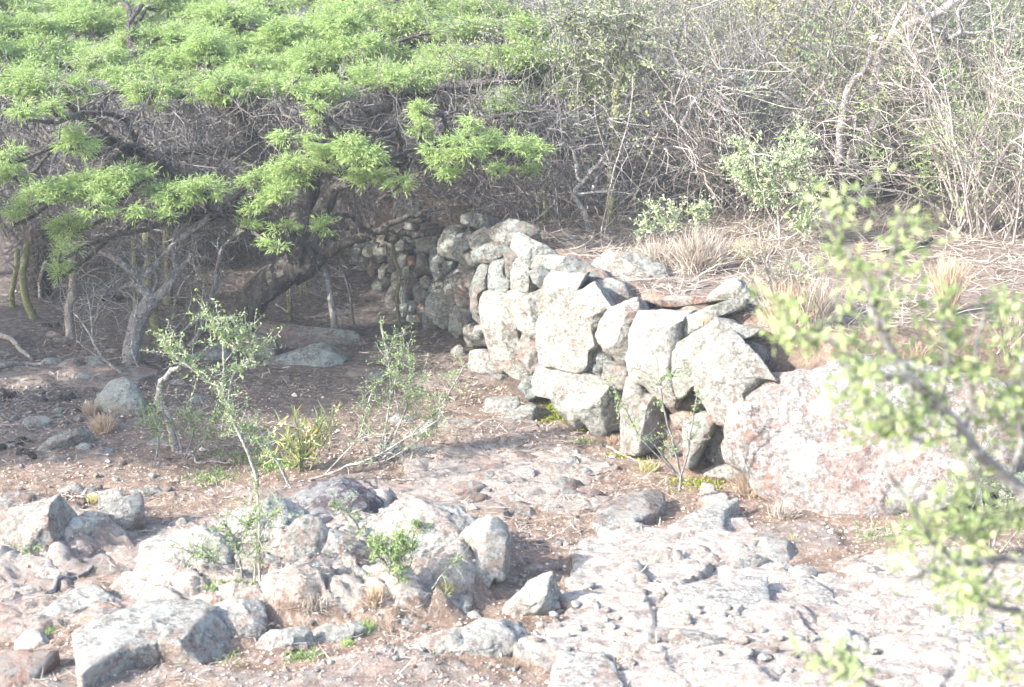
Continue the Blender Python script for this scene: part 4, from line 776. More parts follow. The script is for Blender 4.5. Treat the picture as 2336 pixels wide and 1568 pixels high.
# loose pebbles, one by one
def pebble(x, y, s, r, mt, label, group, sink=.25):
    n1, n2 = 7, 10; ph = np.linspace(0, np.pi, n1); th = np.arange(n2)*2*np.pi/n2
    Vv = np.stack([np.sin(ph)[:, None]*np.cos(th), np.sin(ph)[:, None]*np.sin(th), np.cos(ph)[:, None]*np.ones(n2)], -1).reshape(-1, 3)
    for _ in range(7):
        m = rnd_dir(r, 1)[0]; pr = Vv@m; Vv = Vv-np.maximum(pr-r.uniform(.5, .8), 0)[:, None]*m
    Vv = Vv*np.array([1, r.uniform(.6, .95), r.uniform(.45, .75)])*s; a = r.uniform(0, 6.28)
    Vv = Vv@np.array([[math.cos(a), math.sin(a), 0], [-math.sin(a), math.cos(a), 0], [0, 0, 1.]])
    idx = np.arange(n1*n2).reshape(n1, n2); A, B = idx[:-1], idx[1:]
    C = np.array([x, y, Tz(x, y)+s*(.5-sink)])
    o = link_mesh('pebble', Vv+C, [np.stack([A, B, np.roll(B, -1, 1), np.roll(A, -1, 1)], -1).reshape(-1, 4)], M[mt], origin=C)
    return tag(o, label, 'pebble', group)
r_ = np.random.RandomState(31)
for (u0, v0, u1, v1, nn_, s0, s1, mt, lb, gp) in [
    (1290, 1330, 1700, 1560, 34, .012, .03, 'rock_white', 'pale pink pebble lying on the bleached bedrock at the bottom right', 'pebbles on the bleached bedrock'),
    (1640, 1420, 2000, 1568, 40, .014, .032, 'rock_pale', 'brownish pebble in the pebbly crack at the bottom right', 'pebbles in the bedrock crack'),
    (1180, 1180, 1330, 1400, 26, .010, .024, 'rock_bare', 'pink pebble on the gravelly gully right of the big outcrop', 'pebbles in the gully'),
    (1080, 1400, 1330, 1560, 24, .012, .026, 'rock_bare', 'pink pebble on the soil by the whaleback rock', 'pebbles by the whaleback rock'),
    (1100, 1020, 1500, 1180, 26, .010, .022, 'rock_bare', 'pinkish pebble on the path', 'pebbles on the path'),
    (20, 1050, 400, 1180, 22, .012, .03, 'rock_bare', 'pinkish pebble on brown soil at the left', 'pebbles on the left soil'),
    (0, 880, 330, 1030, 18, .014, .035, 'rock_bare', 'brown pebble among the litter at the far left', 'pebbles in the litter'),
    (600, 1430, 1000, 1560, 22, .008, .02, 'rock_bare', 'pink pebble in the soil at the bottom', 'pebbles at the bottom')]:
    for _ in range(nn_):
        g = gnd(r_.uniform(u0, u1), r_.uniform(v0, v1))
        pebble(g[0], g[1], r_.uniform(s0, s1)*1.0, r_, mt, lb, gp)
# ------------------------------------------------------------------ vegetation helpers
FR_['D'] = (0, 0, 1)
def P3(fr, pts, Y, zoff=0.0):
    """pixel polyline -> world; Y a depth or a list of depths"""
    q = px(fr, [(p[0], p[1]) for p in pts]); Ys = np.broadcast_to(Y, (len(q),))
    return np.array([at(u, v, y) for (u, v), y in zip(q, Ys)])
def fronds(mb, r, base, dirv, size=.075, nl=5, wd=.0065):
    """feathery compound leaves: fans of narrow leaflets"""
    N = len(base); d = dirv/(np.linalg.norm(dirv, axis=1, keepdims=True)+1e-9)
    for k in range(nl):
        t = k/(nl-1.0)
        dd = d+r.normal(size=(N, 3))*.12
        sd = np.cross(d, rnd_dir(r, N, .8)); sd /= np.linalg.norm(sd, axis=1, keepdims=True)+1e-9
        sgn = 1 if k % 2 else -1
        dd = dd+sd*sgn*(1.15-.9*t); dd[:, 2] -= .08
        b = base+d*(np.broadcast_to(size, (N,))*.85*t)[:, None]
        mb.leaves(b, dd, np.array([0, 0, 1.])+r.normal(size=(N, 3))*.5, size*r.uniform(.35, .6, N), wd*r.uniform(.7, 1.3, N))
def sample_ell(r, c, rad, n, shell=.5, top=True):
    d = rnd_dir(r, n, .25 if top else 0); q = r.uniform(shell, 1, n)[:, None]**.6
    return np.asarray(c)+d*q*np.asarray(rad)
def crown_pads(r, pads, root, tw, fo, lm, dens=1.0, size=.064, tw_r=.0035, limb_r=.014, nl=6, wd=.0065):
    """pads: (centre xyz, radii xyz, hub xyz) ; twigs to tw, leaves to fo, limbs to lm"""
    for c, rad, hub in pads:
        c = np.asarray(c, float); rad = np.asarray(rad, float); vol = (rad[0]*rad[1]+rad[0]*rad[2]+rad[1]*rad[2])
        base = c-[0, 0, rad[2]*.7]
        L = np.linalg.norm(base-hub)
        mid = (hub+base)/2+np.array([0, 0, .08*L])+r.normal(size=3)*.08*L
        lp = smooth_path([hub, mid, base, c+[0, 0, rad[2]*.1]], 10, r, .012+.01*L)
        lm.tubes(lp, np.linspace(limb_r*(1+L*.5), tw_r*1.4, 10), 5)
        nt = max(6, int(60*dens*vol/.12)); nt = min(nt, 110)
        tips = sample_ell(r, c, rad, nt, .35)
        s = lp[r.randint(5, 10, nt)]; K = 6; t = np.linspace(0, 1, K)[None, :, None]
        P = s[:, None]*(1-t)+tips[:, None]*t; w = r.normal(size=(nt, K, 3))*np.linalg.norm(tips-s, axis=1)[:, None, None]*.07; w[:, 0] = 0
        P = P+w; tw.tubes(P, np.linspace(tw_r, tw_r*.45, K)[None]*r.uniform(.7, 1.2, (nt, 1)), 3)
        nf = 15
        for k in range(nf):
            tt = r.uniform(.4, 1.0, nt); seg = tt*(K-1); i = np.minimum(seg.astype(int), K-2); f = (seg-i)[:, None]
            b = P[np.arange(nt), i]*(1-f)+P[np.arange(nt), i+1]*f
            out = (b-c)/rad; out[:, 2] = out[:, 2]*.6+.15
            tg = P[:, -1]-P[:, -3]; tg /= np.linalg.norm(tg, axis=1, keepdims=True)+1e-9
            dd = tg*.5+out*.3+rnd_dir(r, nt)*.75; dd[:, 2] = dd[:, 2]*.45-.05
            fronds(fo, r, b, dd, size*r.uniform(.7, 1.25, nt), nl, wd)
def pxpad(u, v, ru, rv, Y, hub, ry=None):
    c = at(u, v, Y); sc = Y/FP
    return (c, (ru*sc, (ry or ru*sc*.9), rv*sc*1.0), np.asarray(hub, float))
def dead_twigs(r, tw, starts, n, length, rad, wob=.45, K=6, up=.0):
    s = starts[r.randint(0, len(starts), n)]; P = walks(r, s, rnd_dir(r, n, up), r.uniform(.4, 1, n)*length, K, wob)
    tw.tubes(P, np.linspace(1, .4, K)[None]*rad*r.uniform(.6, 1.3, (n, 1)), 3)
    return P
# ------------------------------------------------------------------ the big leaning acacia
r = np.random.RandomState(100)
tb = gnd(540, 775); TY = tb[1]
acacia = empty('acacia_tree', tb, 'big acacia with a thick leaning rough trunk and a wide bright green feathery crown', 'tree')
tr, lm, tw, fo = MB(), MB(), MB(), MB()
sc = TY/FP
tk = smooth_path(P3('E', [(1530,900),(1555,780),(1620,620),(1705,505),(1830,405),(1960,340),(2070,255)], [TY, TY, TY-.02, TY-.03, TY-.05, TY-.05, TY-.05]), 22, r, .006)
tr.tubes(tk, np.interp(np.linspace(0, 1, 22), [0, .12, .35, .7, .9, 1], [.14, .108, .097, .105, .115, .085]), 20, bump=.28, seed=3)
fork = tk[-4]
def limb(pts, fr, Y, r0, r1, n=16, mb=None, k=8, wob=.01):
    p = smooth_path(P3(fr, pts, Y), n, r, wob); (mb or lm).tubes(p, np.linspace(r0, r1, n), k, bump=.15, seed=int(pts[0][0])); return p
H = []
H.append(limb([(2020,300),(1880,210),(1750,120),(1600,40),(1450,-10),(1330,60)], 'E', [TY-.1, TY-.15, TY-.25, TY-.35, TY-.45, TY-.5], .075, .03))
H.append(limb([(2080,270),(2200,210),(2330,150),(2430,130)], 'E', [TY-.05, TY-.1, TY-.15, TY-.2], .055, .045))
H.append(limb([(100,310),(260,260),(400,215),(520,160),(640,100),(800,70)], 'F', TY-.25, .032, .014))
H.append(limb([(380,230),(450,300),(520,380),(600,480),(700,560)], 'K', TY-.3, .02, .006))
H.append(limb([(600,200),(760,280),(900,400),(1040,480),(1180,580)], 'K', TY-.35, .018, .006))
H.append(limb([(700,560),(690,520),(690,440),(640,380),(560,300),(500,240),(400,215),(300,205)], 'D', [TY, TY, TY+.05, TY+.1, TY+.2, TY+.3, TY+.4, TY+.5], .085, .03))
H.append(limb([(715,560),(730,500),(760,420),(800,330),(870,260),(960,215),(1060,190),(1150,185)], 'D', [TY, TY, TY+.1, TY+.2, TY+.2, TY+.2, TY+.1, TY], .075, .022))
H.append(limb([(700,560),(705,470),(720,380),(730,280),(755,230),(775,190)], 'D', [TY, TY+.1, TY+.3, TY+.5, TY+.8, TY+1], .07, .022))
H.append(limb([(500,480),(400,400),(280,320),(180,250),(80,225),(-60,215)], 'D', [TY-.45, TY-.4, TY-.2, TY, TY+.2, TY+.3], .05, .02))
H.append(limb([(640,380),(560,350),(470,345),(380,350),(290,340)], 'D', [TY, TY, TY, TY-.1, TY-.2], .045, .012))
H.append(limb([(760,430),(860,400),(960,370),(1080,350),(1180,350)], 'D', [TY, TY-.3, TY-.5, TY-.6, TY-.6], .035, .01))
H.append(limb([(800,330),(900,300),(1010,300),(1120,270),(1250,250)], 'D', [TY+.1, TY, TY-.1, TY-.2, TY-.3], .035, .01))
H.append(limb([(880,540),(1000,530),(1100,500),(1160,490)], 'D', [TY+.2, TY+.2, TY+.2, TY+.2], .03, .02))
allp = np.concatenate(H)
def hubfor(c):
    d = np.linalg.norm(allp-c, axis=1); return allp[np.argmin(d)]
pads = []
def pad(u, v, ru, rv, Y):
    c = at(u, v, Y); pads.append(pxpad(u, v, ru, rv, Y, hubfor(c)))
for row, (v0, Y0, x0, x1, st) in enumerate([(0, 12.9, -60, 1250, 95), (40, 12.4, -40, 1200, 88), (78, 12.0, -60, 1240, 86), (115, 11.6, -30, 1320, 86), (150, 11.2, 20, 1320, 90), (190, 10.8, 60, 1300, 110), (222, 10.5, 160, 1250, 190)]):
    for u in np.arange(x0, x1, st):
        if r.rand() < .10: continue
        if row >= 5 and r.rand() < .2: continue
        if row == 6 and r.rand() < .3: continue
        pad(u+r.uniform(-40, 40), v0+r.uniform(-22, 22), r.uniform(65, 105), r.uniform(26, 40), Y0+r.uniform(-.4, .3))
for u, v, ru, rv in [(175,322,52,38),(12,350,36,28),(215,420,105,30),(100,440,60,30),(35,395,45,25),(297,392,55,16),(400,440,85,28),(470,425,60,24),(36,485,28,42),(157,520,46,38),(227,465,40,26),(311,478,24,24),(378,490,20,24),(140,575,22,28),(140,622,15,24),
    (595,405,52,26),(680,382,75,42),(740,350,55,34),(772,332,48,22),(665,314,42,12),(584,470,20,34),(640,440,40,28),(560,516,24,12),(640,518,32,14),(735,515,24,28),(625,555,18,20),(805,335,46,28),(830,355,60,34),(836,400,58,22),(905,418,30,18),
    (958,250,22,18),(958,292,30,34),(993,352,45,22),(1020,392,22,14),(1070,278,24,26),(1060,330,46,34),(1112,322,44,24),(1175,325,56,14),(1222,346,26,14),(1205,388,26,12),(1133,385,28,12),(678,190,26,56),(720,245,20,18),(60,250,40,20),(120,245,24,28)]:
    pad(u, v, ru, rv, TY-1.0+r.uniform(-.25, .25))
crown_pads(r, pads, fork, tw, fo, lm, dens=1.0)
# tangle of fine dead twigs hanging under the crown
cen = np.concatenate([allp, np.array([at(u, v, y) for u, v, y in zip(r.uniform(-60, 1300, 500), r.uniform(210, 480, 500), r.uniform(9.8, 12.5, 500))])])
uu, vv = proj(cen); cen = cen[~((uu > 470) & (uu < 1080) & (vv > 400))]
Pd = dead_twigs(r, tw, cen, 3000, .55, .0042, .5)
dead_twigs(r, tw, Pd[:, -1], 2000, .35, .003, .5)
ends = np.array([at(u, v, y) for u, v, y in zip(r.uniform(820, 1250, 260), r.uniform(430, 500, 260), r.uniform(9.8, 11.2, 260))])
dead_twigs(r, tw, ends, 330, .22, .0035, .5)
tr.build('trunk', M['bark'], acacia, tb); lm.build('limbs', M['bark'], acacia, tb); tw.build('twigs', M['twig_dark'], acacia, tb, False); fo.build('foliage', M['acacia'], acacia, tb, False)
# ------------------------------------------------------------------ smaller trees and bare stems
def stemtree(name, label, cat, stems, mat, Yb=None, group=None, twigs=0, tl=.3, tr_=.004, tmat='twig', leaf=None, part='trunk', seed=0, ground=True):
    """stems: (frame, pts, r0, r1[, dY]) ; first one starts at the ground"""
    r = np.random.RandomState(seed+7); f0, p0 = stems[0][0], stems[0][1]
    q = px(f0, p0)[0]
    if Yb is None: b = gnd(*q)
    else:
        b = at(q[0], q[1], Yb)
    e = empty(name, b, label, cat, group); mb, tw = MB(), MB(); paths = []
    for j, s in enumerate(stems):
        n = max(8, 3*len(s[1])); dY = s[4] if len(s) > 4 else 0
        Ys = b[1]+np.linspace(0, dY, len(s[1])) if not isinstance(dY, (list, tuple)) else b[1]+np.array(dY)
        pp = P3(s[0], s[1], Ys)
        if j == 0 and ground: pp = np.concatenate([[pp[0]-[0, 0, .06]], pp])
        p = smooth_path(pp, n, r, min(.004, s[2]*.3)); kk = 10 if s[2] > .03 else (6 if s[2] > .008 else 4)
        mb.tubes(p, np.linspace(s[2], s[3], n), kk, bump=.14, seed=seed+j); paths.append(p)
    mb.build(part, M[mat], e, b)
    A = np.concatenate([p[len(p)//3:] for p in paths])
    if twigs:
        P = dead_twigs(r, tw, A, twigs, tl, tr_, .3, up=.35); tw.build('twigs', M[tmat], e, b, False); A2 = P.reshape(-1, 3)
    else: A2 = A
    if leaf:
        lf = MB(); mt, n, ln, wd, mode = leaf
        src = A2 if mode == 'all' else A
        bs = src[r.randint(0, len(src), n)]+r.normal(size=(n, 3))*.008
        lf.leaves(bs, rnd_dir(r, n, .4), rnd_dir(r, n, .6), ln*r.uniform(.6, 1.3, n), wd*r.uniform(.6, 1.3, n), .12)
        lf.build('leaves', M[mt], e, b, False)
    return e, paths
stemtree('small_tree', 'small forked tree with a knobbly grey trunk left of the big leaning acacia', 'tree', [
    ('E', [(850,990),(865,860),(900,720),(955,610),(1000,560)], .062, .05), ('E', [(1000,575),(930,500),(870,410),(760,310),(640,240)], .036, .02),
    ('E', [(1010,580),(1080,500),(1150,400),(1190,350),(1260,270)], .036, .014), ('E', [(1160,390),(1135,300),(1130,200),(1150,120)], .018, .01),
    ('E', [(860,480),(980,380),(1120,230),(1300,80),(1450,-10)], .02, .02), ('E', [(985,540),(1020,430),(980,340),(940,240),(880,180)], .012, .006), ('E', [(860,480),(780,500),(690,540),(600,545)], .012, .004)],
    'twig', twigs=240, tl=.35, tmat='twig', seed=1)
gs = 'green-barked saplings in the shade'
for i, (fr, pts, r0, lb) in enumerate([
    ('E', [(220,700),(185,610),(150,470),(160,340),(180,200)], .03, 'curved green-barked sapling at the left border'),
    ('E', [(80,620),(80,500),(105,380),(110,240)], .022, 'faint straight sapling left of the curved one at the left border'),
    ('E', [(1040,810),(1010,700),(960,460),(970,260),(930,100)], .036, 'thick green-barked sapling passing behind the small forked tree'),
    ('E', [(1100,600),(1105,450),(1095,260),(1090,100)], .034, 'straight olive-green sapling right of the forked tree'),
    ('E', [(885,640),(885,450),(870,250),(878,60)], .022, 'thin green sapling left of the forked tree fork'),
    ('E', [(1888,712),(1885,600),(1880,470),(1900,350)], .02, 'short green sapling seen under the leaning acacia trunk'),
    ('E', [(1960,540),(1960,460),(1950,380)], .014, 'thin green sapling far beyond the leaning trunk, the left of two'),
    ('E', [(2000,540),(1995,460),(1985,380)], .014, 'thin green sapling far beyond the leaning trunk, the right of two'),
    ('F', [(530,850),(512,640),(535,520),(500,400),(475,260)], .014, 'slender yellow-green sapling standing against the shaded wall'),
    ('E', [(262,560),(265,440),(300,320)], .016, 'pale thin stem in front of the dark trunk at the left')]):
    stemtree('sapling', lb, 'sapling', [(fr, pts, r0, r0*.8)], 'stem_green' if i != 9 else 'twig_pale', group=gs, twigs=18, tl=.25, seed=20+i)
stemtree('dark_tree', 'thick dark trunk deep in the shade at the far left', 'tree', [('E', [(250,540),(245,400),(250,250),(260,100)], .11, .09, 0), ('E', [(250,260),(200,150),(120,60)], .05, .03), ('E', [(255,260),(380,150),(480,60)], .05, .03)], 'bark', twigs=150, tl=.5, tmat='twig_dark', seed=40)
stemtree('small_tree', 'pale straight trunk in the shade left of the small forked tree', 'tree', [('E', [(465,830),(450,640),(480,460),(462,280),(450,120)], .034, .024)], 'deadwood', twigs=60, tl=.4, seed=41)
stemtree('small_tree', 'thin grey trunk in front of the leaning acacia, right of its base', 'tree', [('F', [(103,930),(85,650),(30,430),(0,330),(-20,200)], .026, .02), ('E', [(2110,380),(2090,300),(2040,250),(2000,180)], .016, .01)], 'twig', twigs=50, tl=.35, seed=42)
stemtree('sapling', 'thin dark leaning stem between the grey trunk and the shaded wall', 'sapling', [('F', [(243,860),(205,650),(155,420),(150,330)], .011, .007)], 'twig_dark', twigs=14, tl=.2, seed=43)
stemtree('dead_branch', 'long curved dead branch hanging before the leaning trunk', 'branch', [('E', [(1230,880),(1310,770),(1345,620),(1400,500),(1430,300),(1480,200),(1600,110)], .02, .012), ('E', [(1150,820),(1260,720),(1370,580),(1440,460),(1410,330)], .01, .006)], 'twig', twigs=40, tl=.3, seed=44)
stemtree('bare_shrub', 'leafless grey shrub with forking twigs behind the pointed lichened rock', 'shrub', [('E', [(810,1080),(700,980),(620,880),(580,780),(480,660)], .012, .005), ('E', [(600,830),(595,700),(565,520)], .007, .003), ('E', [(900,1010),(860,900),(870,760),(890,600)], .006, .003), ('E', [(700,980),(600,920),(500,840)], .006, .003)], 'stem_pale', twigs=60, tl=.22, tr_=.0025, seed=45)
stemtree('bare_shrub', 'leafless thin-stemmed shrub between the forked tree and the leaning acacia', 'shrub', [('E', [(1110,800),(1130,640),(1180,480),(1270,370)], .008, .004), ('E', [(1110,800),(1230,640),(1250,480)], .006, .003), ('E', [(1260,850),(1310,600),(1330,430)], .007, .003), ('E', [(1130,800),(1220,760),(1330,690)], .007, .004)], 'stem_pale', twigs=60, tl=.2, tr_=.0025, leaf=('dark_leaf', 260, .02, .008, 'all'), seed=46)
# shrubs and poles in front of the thicket, centre
stemtree('small_tree', 'yellow-green trunk rising from the terrace just left of the centre, bent at its foot', 'tree', [('B', [(1375,1470),(1368,1350),(1355,1240),(1400,1130),(1445,980),(1520,760),(1590,560),(1640,420)], .028, .013), ('B', [(1590,560),(1640,400),(1700,300)], .01, .005)], 'stem_green', twigs=120, tl=.4, seed=50)
t_pale, tp = stemtree('small_tree', 'tree with a pale green and white trunk carrying a grey-green leafy top, centre', 'tree', [
    ('B', [(1803,1470),(1795,1300),(1803,1150),(1825,950),(1828,800),(1822,650),(1860,500),(1880,430),(1840,380),(1740,300),(1620,220),(1500,140)], .036, .014),
    ('B', [(1780,360),(1900,400),(2050,450),(2200,490),(2350,480)], .011, .006), ('B', [(1700,280),(1760,160),(1800,40)], .012, .006), ('B', [(1640,240),(1560,180),(1560,60)], .01, .005), ('B', [(1840,380),(1900,240),(1960,100)], .01, .005), ('B', [(1740,300),(1640,330),(1560,430),(1600,500)], .01, .004)],
    'stem_green', twigs=260, tl=.5, tr_=.004, tmat='twig', leaf=('grey_leaf', 5200, .034, .015, 'all'), seed=51)
stemtree('dead_tree', 'lichen-covered dead forked stem between the two green trunks', 'tree', [('B', [(1665,1520),(1620,1380),(1545,1265),(1620,1170),(1710,1080),(1790,980)], .022, .012), ('B', [(1595,1190),(1570,1100),(1555,980)], .016, .012), ('B', [(1680,1240),(1700,1160)], .014, .01), ('B', [(1545,1265),(1700,1255),(1820,1240)], .01, .006)], 'stem_pale', twigs=60, tl=.35, seed=52)
stemtree('dry_stalk', 'pair of thin white stalks crossing the pale green trunk', 'stalk', [('B', [(1725,1560),(1770,1300),(1830,1060),(1900,820),(1930,640),(1935,500)], .006, .004), ('B', [(1750,1560),(1790,1300),(1850,1120),(1960,920)], .004, .002), ('B', [(1800,1100),(1700,800),(1690,620)], .004, .002)], 'twig_pale', twigs=12, tl=.15, tr_=.002, seed=53)
# pale arching trunks, top right
stemtree('small_tree', 'tree with a thick pale trunk arching up to the right, top right', 'tree', [
    ('C', [(1190,1020),(1230,940),(1300,860),(1335,760),(1322,600),(1340,450),(1375,340),(1420,260),(1560,165),(1700,110),(1850,10),(2000,-60)], .042, .026, 0),
    ('C', [(1410,270),(1460,170),(1540,20),(1600,-100)], .018, .012), ('C', [(1350,460),(1500,390),(1620,340),(1740,300),(1790,250)], .014, .009), ('C', [(1480,200),(1600,100),(1700,-20)], .014, .01)], 'bark_white', Yb=10.5, twigs=70, tl=.5, tr_=.004, tmat='twig_pale', seed=60)
stemtree('small_tree', 'white smooth trunk with a hooked bend, left of the thick arching trunk', 'tree', [
    ('C', [(1100,1000),(1105,880),(1118,760),(1150,620),(1182,520),(1235,495),(1280,420),(1312,340),(1312,265),(1350,242),(1400,255)], .028, .016, 0), ('C', [(1110,780),(1170,790),(1230,840),(1300,850)], .014, .01)], 'bark_white', Yb=10.4, twigs=40, tl=.5, tmat='twig_pale', seed=61)
stemtree('dead_branch', 'snaking grey branch looping across the top right corner', 'branch', [
    ('C', [(1480,-60),(1560,10),(1650,60),(1700,130),(1700,180),(1760,210),(1790,250),(1850,240),(1885,200),(1870,90),(1920,30),(1950,-40)], .02, .016, 0), ('C', [(1885,205),(2000,215),(2150,190),(2306,200)], .01, .007)], 'twig', Yb=10.2, ground=False, twigs=40, tl=.4, seed=62)
stemtree('dead_branch', 'long grey dead branch sloping down through the thicket right of centre', 'branch', [
    ('C', [(410,750),(340,680),(290,640),(270,600),(200,560),(120,490),(0,495)], .018, .012, 0), ('C', [(860,700),(760,640),(680,590),(560,560),(440,520),(300,490)], .016, .01), ('C', [(500,540),(600,420),(640,340)], .008, .004), ('C', [(60,850),(120,730),(200,610),(280,510)], .018, .012)], 'twig', Yb=10.3, ground=False, twigs=110, tl=.5, seed=63)
# ------------------------------------------------------------------ the thicket: bare arching bushes, one after another
def bush(label, u, v, Y, nst, hgt, spread, rad, mat, seed, droop=.05, leaf=None, twn=None, group='bare arching bushes of the thicket', name='bare_bush', up=1.0, twr=.0035):
    r = np.random.RandomState(seed); c = at(u, v, Y); x, y = c[0], c[1]; b = np.array([x, y, Tz(x, y)-.03])
    e = empty(name, b, label, 'bush', group); st, tw = MB(), MB()
    s0 = b+np.stack([r.normal(size=nst)*spread*.2, r.normal(size=nst)*spread*.2, np.zeros(nst)], -1)
    d = rnd_dir(r, nst, 0); d[:, 2] = abs(d[:, 2])*.3+up; d[:, :2] *= spread
    K = 12; P = walks(r, s0, d, hgt*r.uniform(.55, 1.15, nst), K, .13, droop)
    st.tubes(P, np.linspace(1, .35, K)[None]*rad*r.uniform(.45, 1.3, (nst, 1)), 4)
    n = twn or nst*14; A = P[:, 3:].reshape(-1, 3); Dn = np.gradient(P, axis=1)[:, 3:].reshape(-1, 3); i = r.randint(0, len(A), n)
    Pt = walks(r, A[i], Dn[i]/np.linalg.norm(Dn[i], axis=1, keepdims=True)+rnd_dir(r, n, .1)*.9, hgt*.28*r.uniform(.4, 1.2, n), 6, .22, droop*.8)
    tw.tubes(Pt, np.linspace(1, .4, 6)[None]*twr*r.uniform(.6, 1.3, (n, 1)), 3)
    st.build('stems', M[mat], e, b, False); tw.build('twigs', M[mat], e, b, False)
    if leaf:
        mt, nl, ln, wd = leaf; lf = MB(); S = Pt[:, 2:].reshape(-1, 3)
        # leaves gather in clumps
        cl = S[r.randint(0, len(S), max(8, nl//28))]; bs = cl[r.randint(0, len(cl), nl)]+r.normal(size=(nl, 3))*hgt*.035
        lf.leaves(bs, rnd_dir(r, nl, .2), rnd_dir(r, nl, .5), ln*r.uniform(.6, 1.3, nl), wd*r.uniform(.6, 1.3, nl), .1); lf.build('leaves', M[mt], e, b, False)
    return e
BU = [ # label, u, v(any, gives x), Y, stems, height, spread, rad, material, leaf
 ('bare grey bush behind the two green trunks at the centre', 1330, 10.9, 26, 1.7, .7, .009, 'twig', None),
 ('bare grey-brown bush right of the pale green trunk', 1560, 10.9, 34, 1.8, .8, .008, 'twig', None),
 ('bush of dry arching canes behind the dry grass clumps', 1700, 10.7, 40, 1.7, .9, .007, 'twig_pale', None),
 ('bush of pale dry canes left of the hooked white trunk', 1850, 11.3, 40, 1.9, .9, .007, 'twig_pale', None),
 ('bush of pale dry canes at the foot of the arching trunk', 2030, 11.4, 44, 1.8, 1.0, .007, 'twig_pale', ('shrub_leaf', 1400, .026, .012)),
 ('upright brown-stemmed bush with small leaves near the right edge', 2220, 10.0, 34, 1.7, .6, .008, 'twig_pale', ('shrub_leaf', 3200, .026, .011)),
 ('brown-stemmed leafy bush cut by the right edge', 2360, 9.8, 34, 1.8, .6, .008, 'twig_pale', ('shrub_leaf', 3200, .026, .011)),
 ('tangle of grey canes between the centre trunks and the yellow-leaved bush', 1450, 12.2, 44, 2.3, .9, .008, 'twig', ('grey_leaf', 900, .03, .014)),
 ('yellow-leaved bush in the upper right thicket', 1650, 11.5, 40, 2.6, .8, .008, 'twig', ('yellow_leaf', 12000, .022, .015)),
 ('second yellow-leaved bush, behind the hooked white trunk', 1880, 11.7, 40, 2.6, .8, .008, 'twig', ('yellow_leaf', 11000, .022, .015)),
 ('dark green leafy bush behind the arching pale trunk', 2080, 12.0, 36, 2.8, .8, .01, 'twig', ('dark_leaf', 20000, .032, .016)),
 ('dark green bush behind the top right corner', 2320, 12.0, 36, 2.8, .8, .01, 'twig', ('dark_leaf', 14000, .032, .016)),
 ('pale cane bush high at the right edge', 2270, 11.8, 44, 2.2, 1.0, .007, 'twig_pale', ('shrub_leaf', 3000, .03, .013)),
 ('pale cane bush behind the hooked white trunk', 1960, 11.9, 44, 2.3, 1.0, .007, 'twig_pale', ('shrub_leaf', 2200, .03, .014)),
 ('dry cane bush behind the long sloping dead branch', 1740, 11.8, 44, 2.2, .9, .007, 'twig_pale', None),
 ('grey bush with soft grey-green leaves beyond the acacia crown', 1290, 13.8, 40, 2.7, .8, .009, 'twig', ('grey_leaf', 3600, .04, .02)),
 ('tall grey-green bush behind the leafy top of the pale green trunk', 1490, 14.0, 40, 3.0, .8, .009, 'twig', ('grey_leaf', 5200, .04, .02)),
 ('bare grey bush beyond the right part of the acacia crown', 1120, 13.6, 44, 2.5, .9, .009, 'twig', None),
]
for i, (lb, u, Y, ns, h, sp, rd, mt, lf) in enumerate(BU):
    bush(lb, u, 520, Y, ns, h*.92, sp, rd, mt, 200+i, leaf=lf, droop=.06, twn=ns*24, twr=.0028)
# left: dim bushes under and behind the acacia
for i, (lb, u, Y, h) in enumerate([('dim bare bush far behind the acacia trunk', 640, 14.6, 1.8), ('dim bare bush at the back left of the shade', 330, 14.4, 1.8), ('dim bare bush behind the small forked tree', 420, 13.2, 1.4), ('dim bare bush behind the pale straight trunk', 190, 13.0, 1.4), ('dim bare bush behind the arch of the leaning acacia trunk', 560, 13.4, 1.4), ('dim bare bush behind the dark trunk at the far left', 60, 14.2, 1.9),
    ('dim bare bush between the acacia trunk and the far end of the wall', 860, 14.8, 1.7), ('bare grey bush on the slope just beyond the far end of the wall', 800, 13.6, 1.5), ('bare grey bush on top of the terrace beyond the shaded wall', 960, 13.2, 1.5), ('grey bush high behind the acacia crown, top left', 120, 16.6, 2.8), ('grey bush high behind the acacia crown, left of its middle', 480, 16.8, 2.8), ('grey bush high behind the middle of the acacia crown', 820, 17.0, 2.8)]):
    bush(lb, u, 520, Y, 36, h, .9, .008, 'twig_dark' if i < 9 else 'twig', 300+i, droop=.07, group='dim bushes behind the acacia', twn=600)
# far thicket that reads as one mass
r = np.random.RandomState(9); tk_, tf = MB(), MB()
n = 5200; yy = r.uniform(14.5, 30, n)**1.0; xx = (r.uniform(-.42, .42, n))*yy*1.05
s = np.stack([xx, yy, T(xx, yy, False)], -1); d = rnd_dir(r, n, 1.1); P = walks(r, s, d, r.uniform(1.0, 2.6, n), 7, .22, .07)
tk_.tubes(P, np.linspace(1, .35, 7)[None]*.010*r.uniform(.5, 1.3, (n, 1)), 3)
A = P[:, 2:].reshape(-1, 3); m = 14000; Pt = walks(r, A[r.randint(0, len(A), m)], rnd_dir(r, m, .2), r.uniform(.3, .8, m), 4, .3, .05)
tk_.tubes(Pt, np.linspace(1, .5, 4)[None]*.006*r.uniform(.5, 1.3, (m, 1)), 3)
o = tk_.build('far_thicket', M['twig'], None, None, False); tag(o, 'far mass of tangled bare brush on the slope behind', 'thicket', kind='stuff')
S = Pt[:, -1]; cl = S[r.randint(0, m, 700)]; q = 26000; b = cl[r.randint(0, 700, q)]+r.normal(size=(q, 3))*.16
tf.leaves(b, rnd_dir(r, q, .2), rnd_dir(r, q, .5), .06*r.uniform(.6, 1.3, q), .028*r.uniform(.6, 1.3, q), .1)
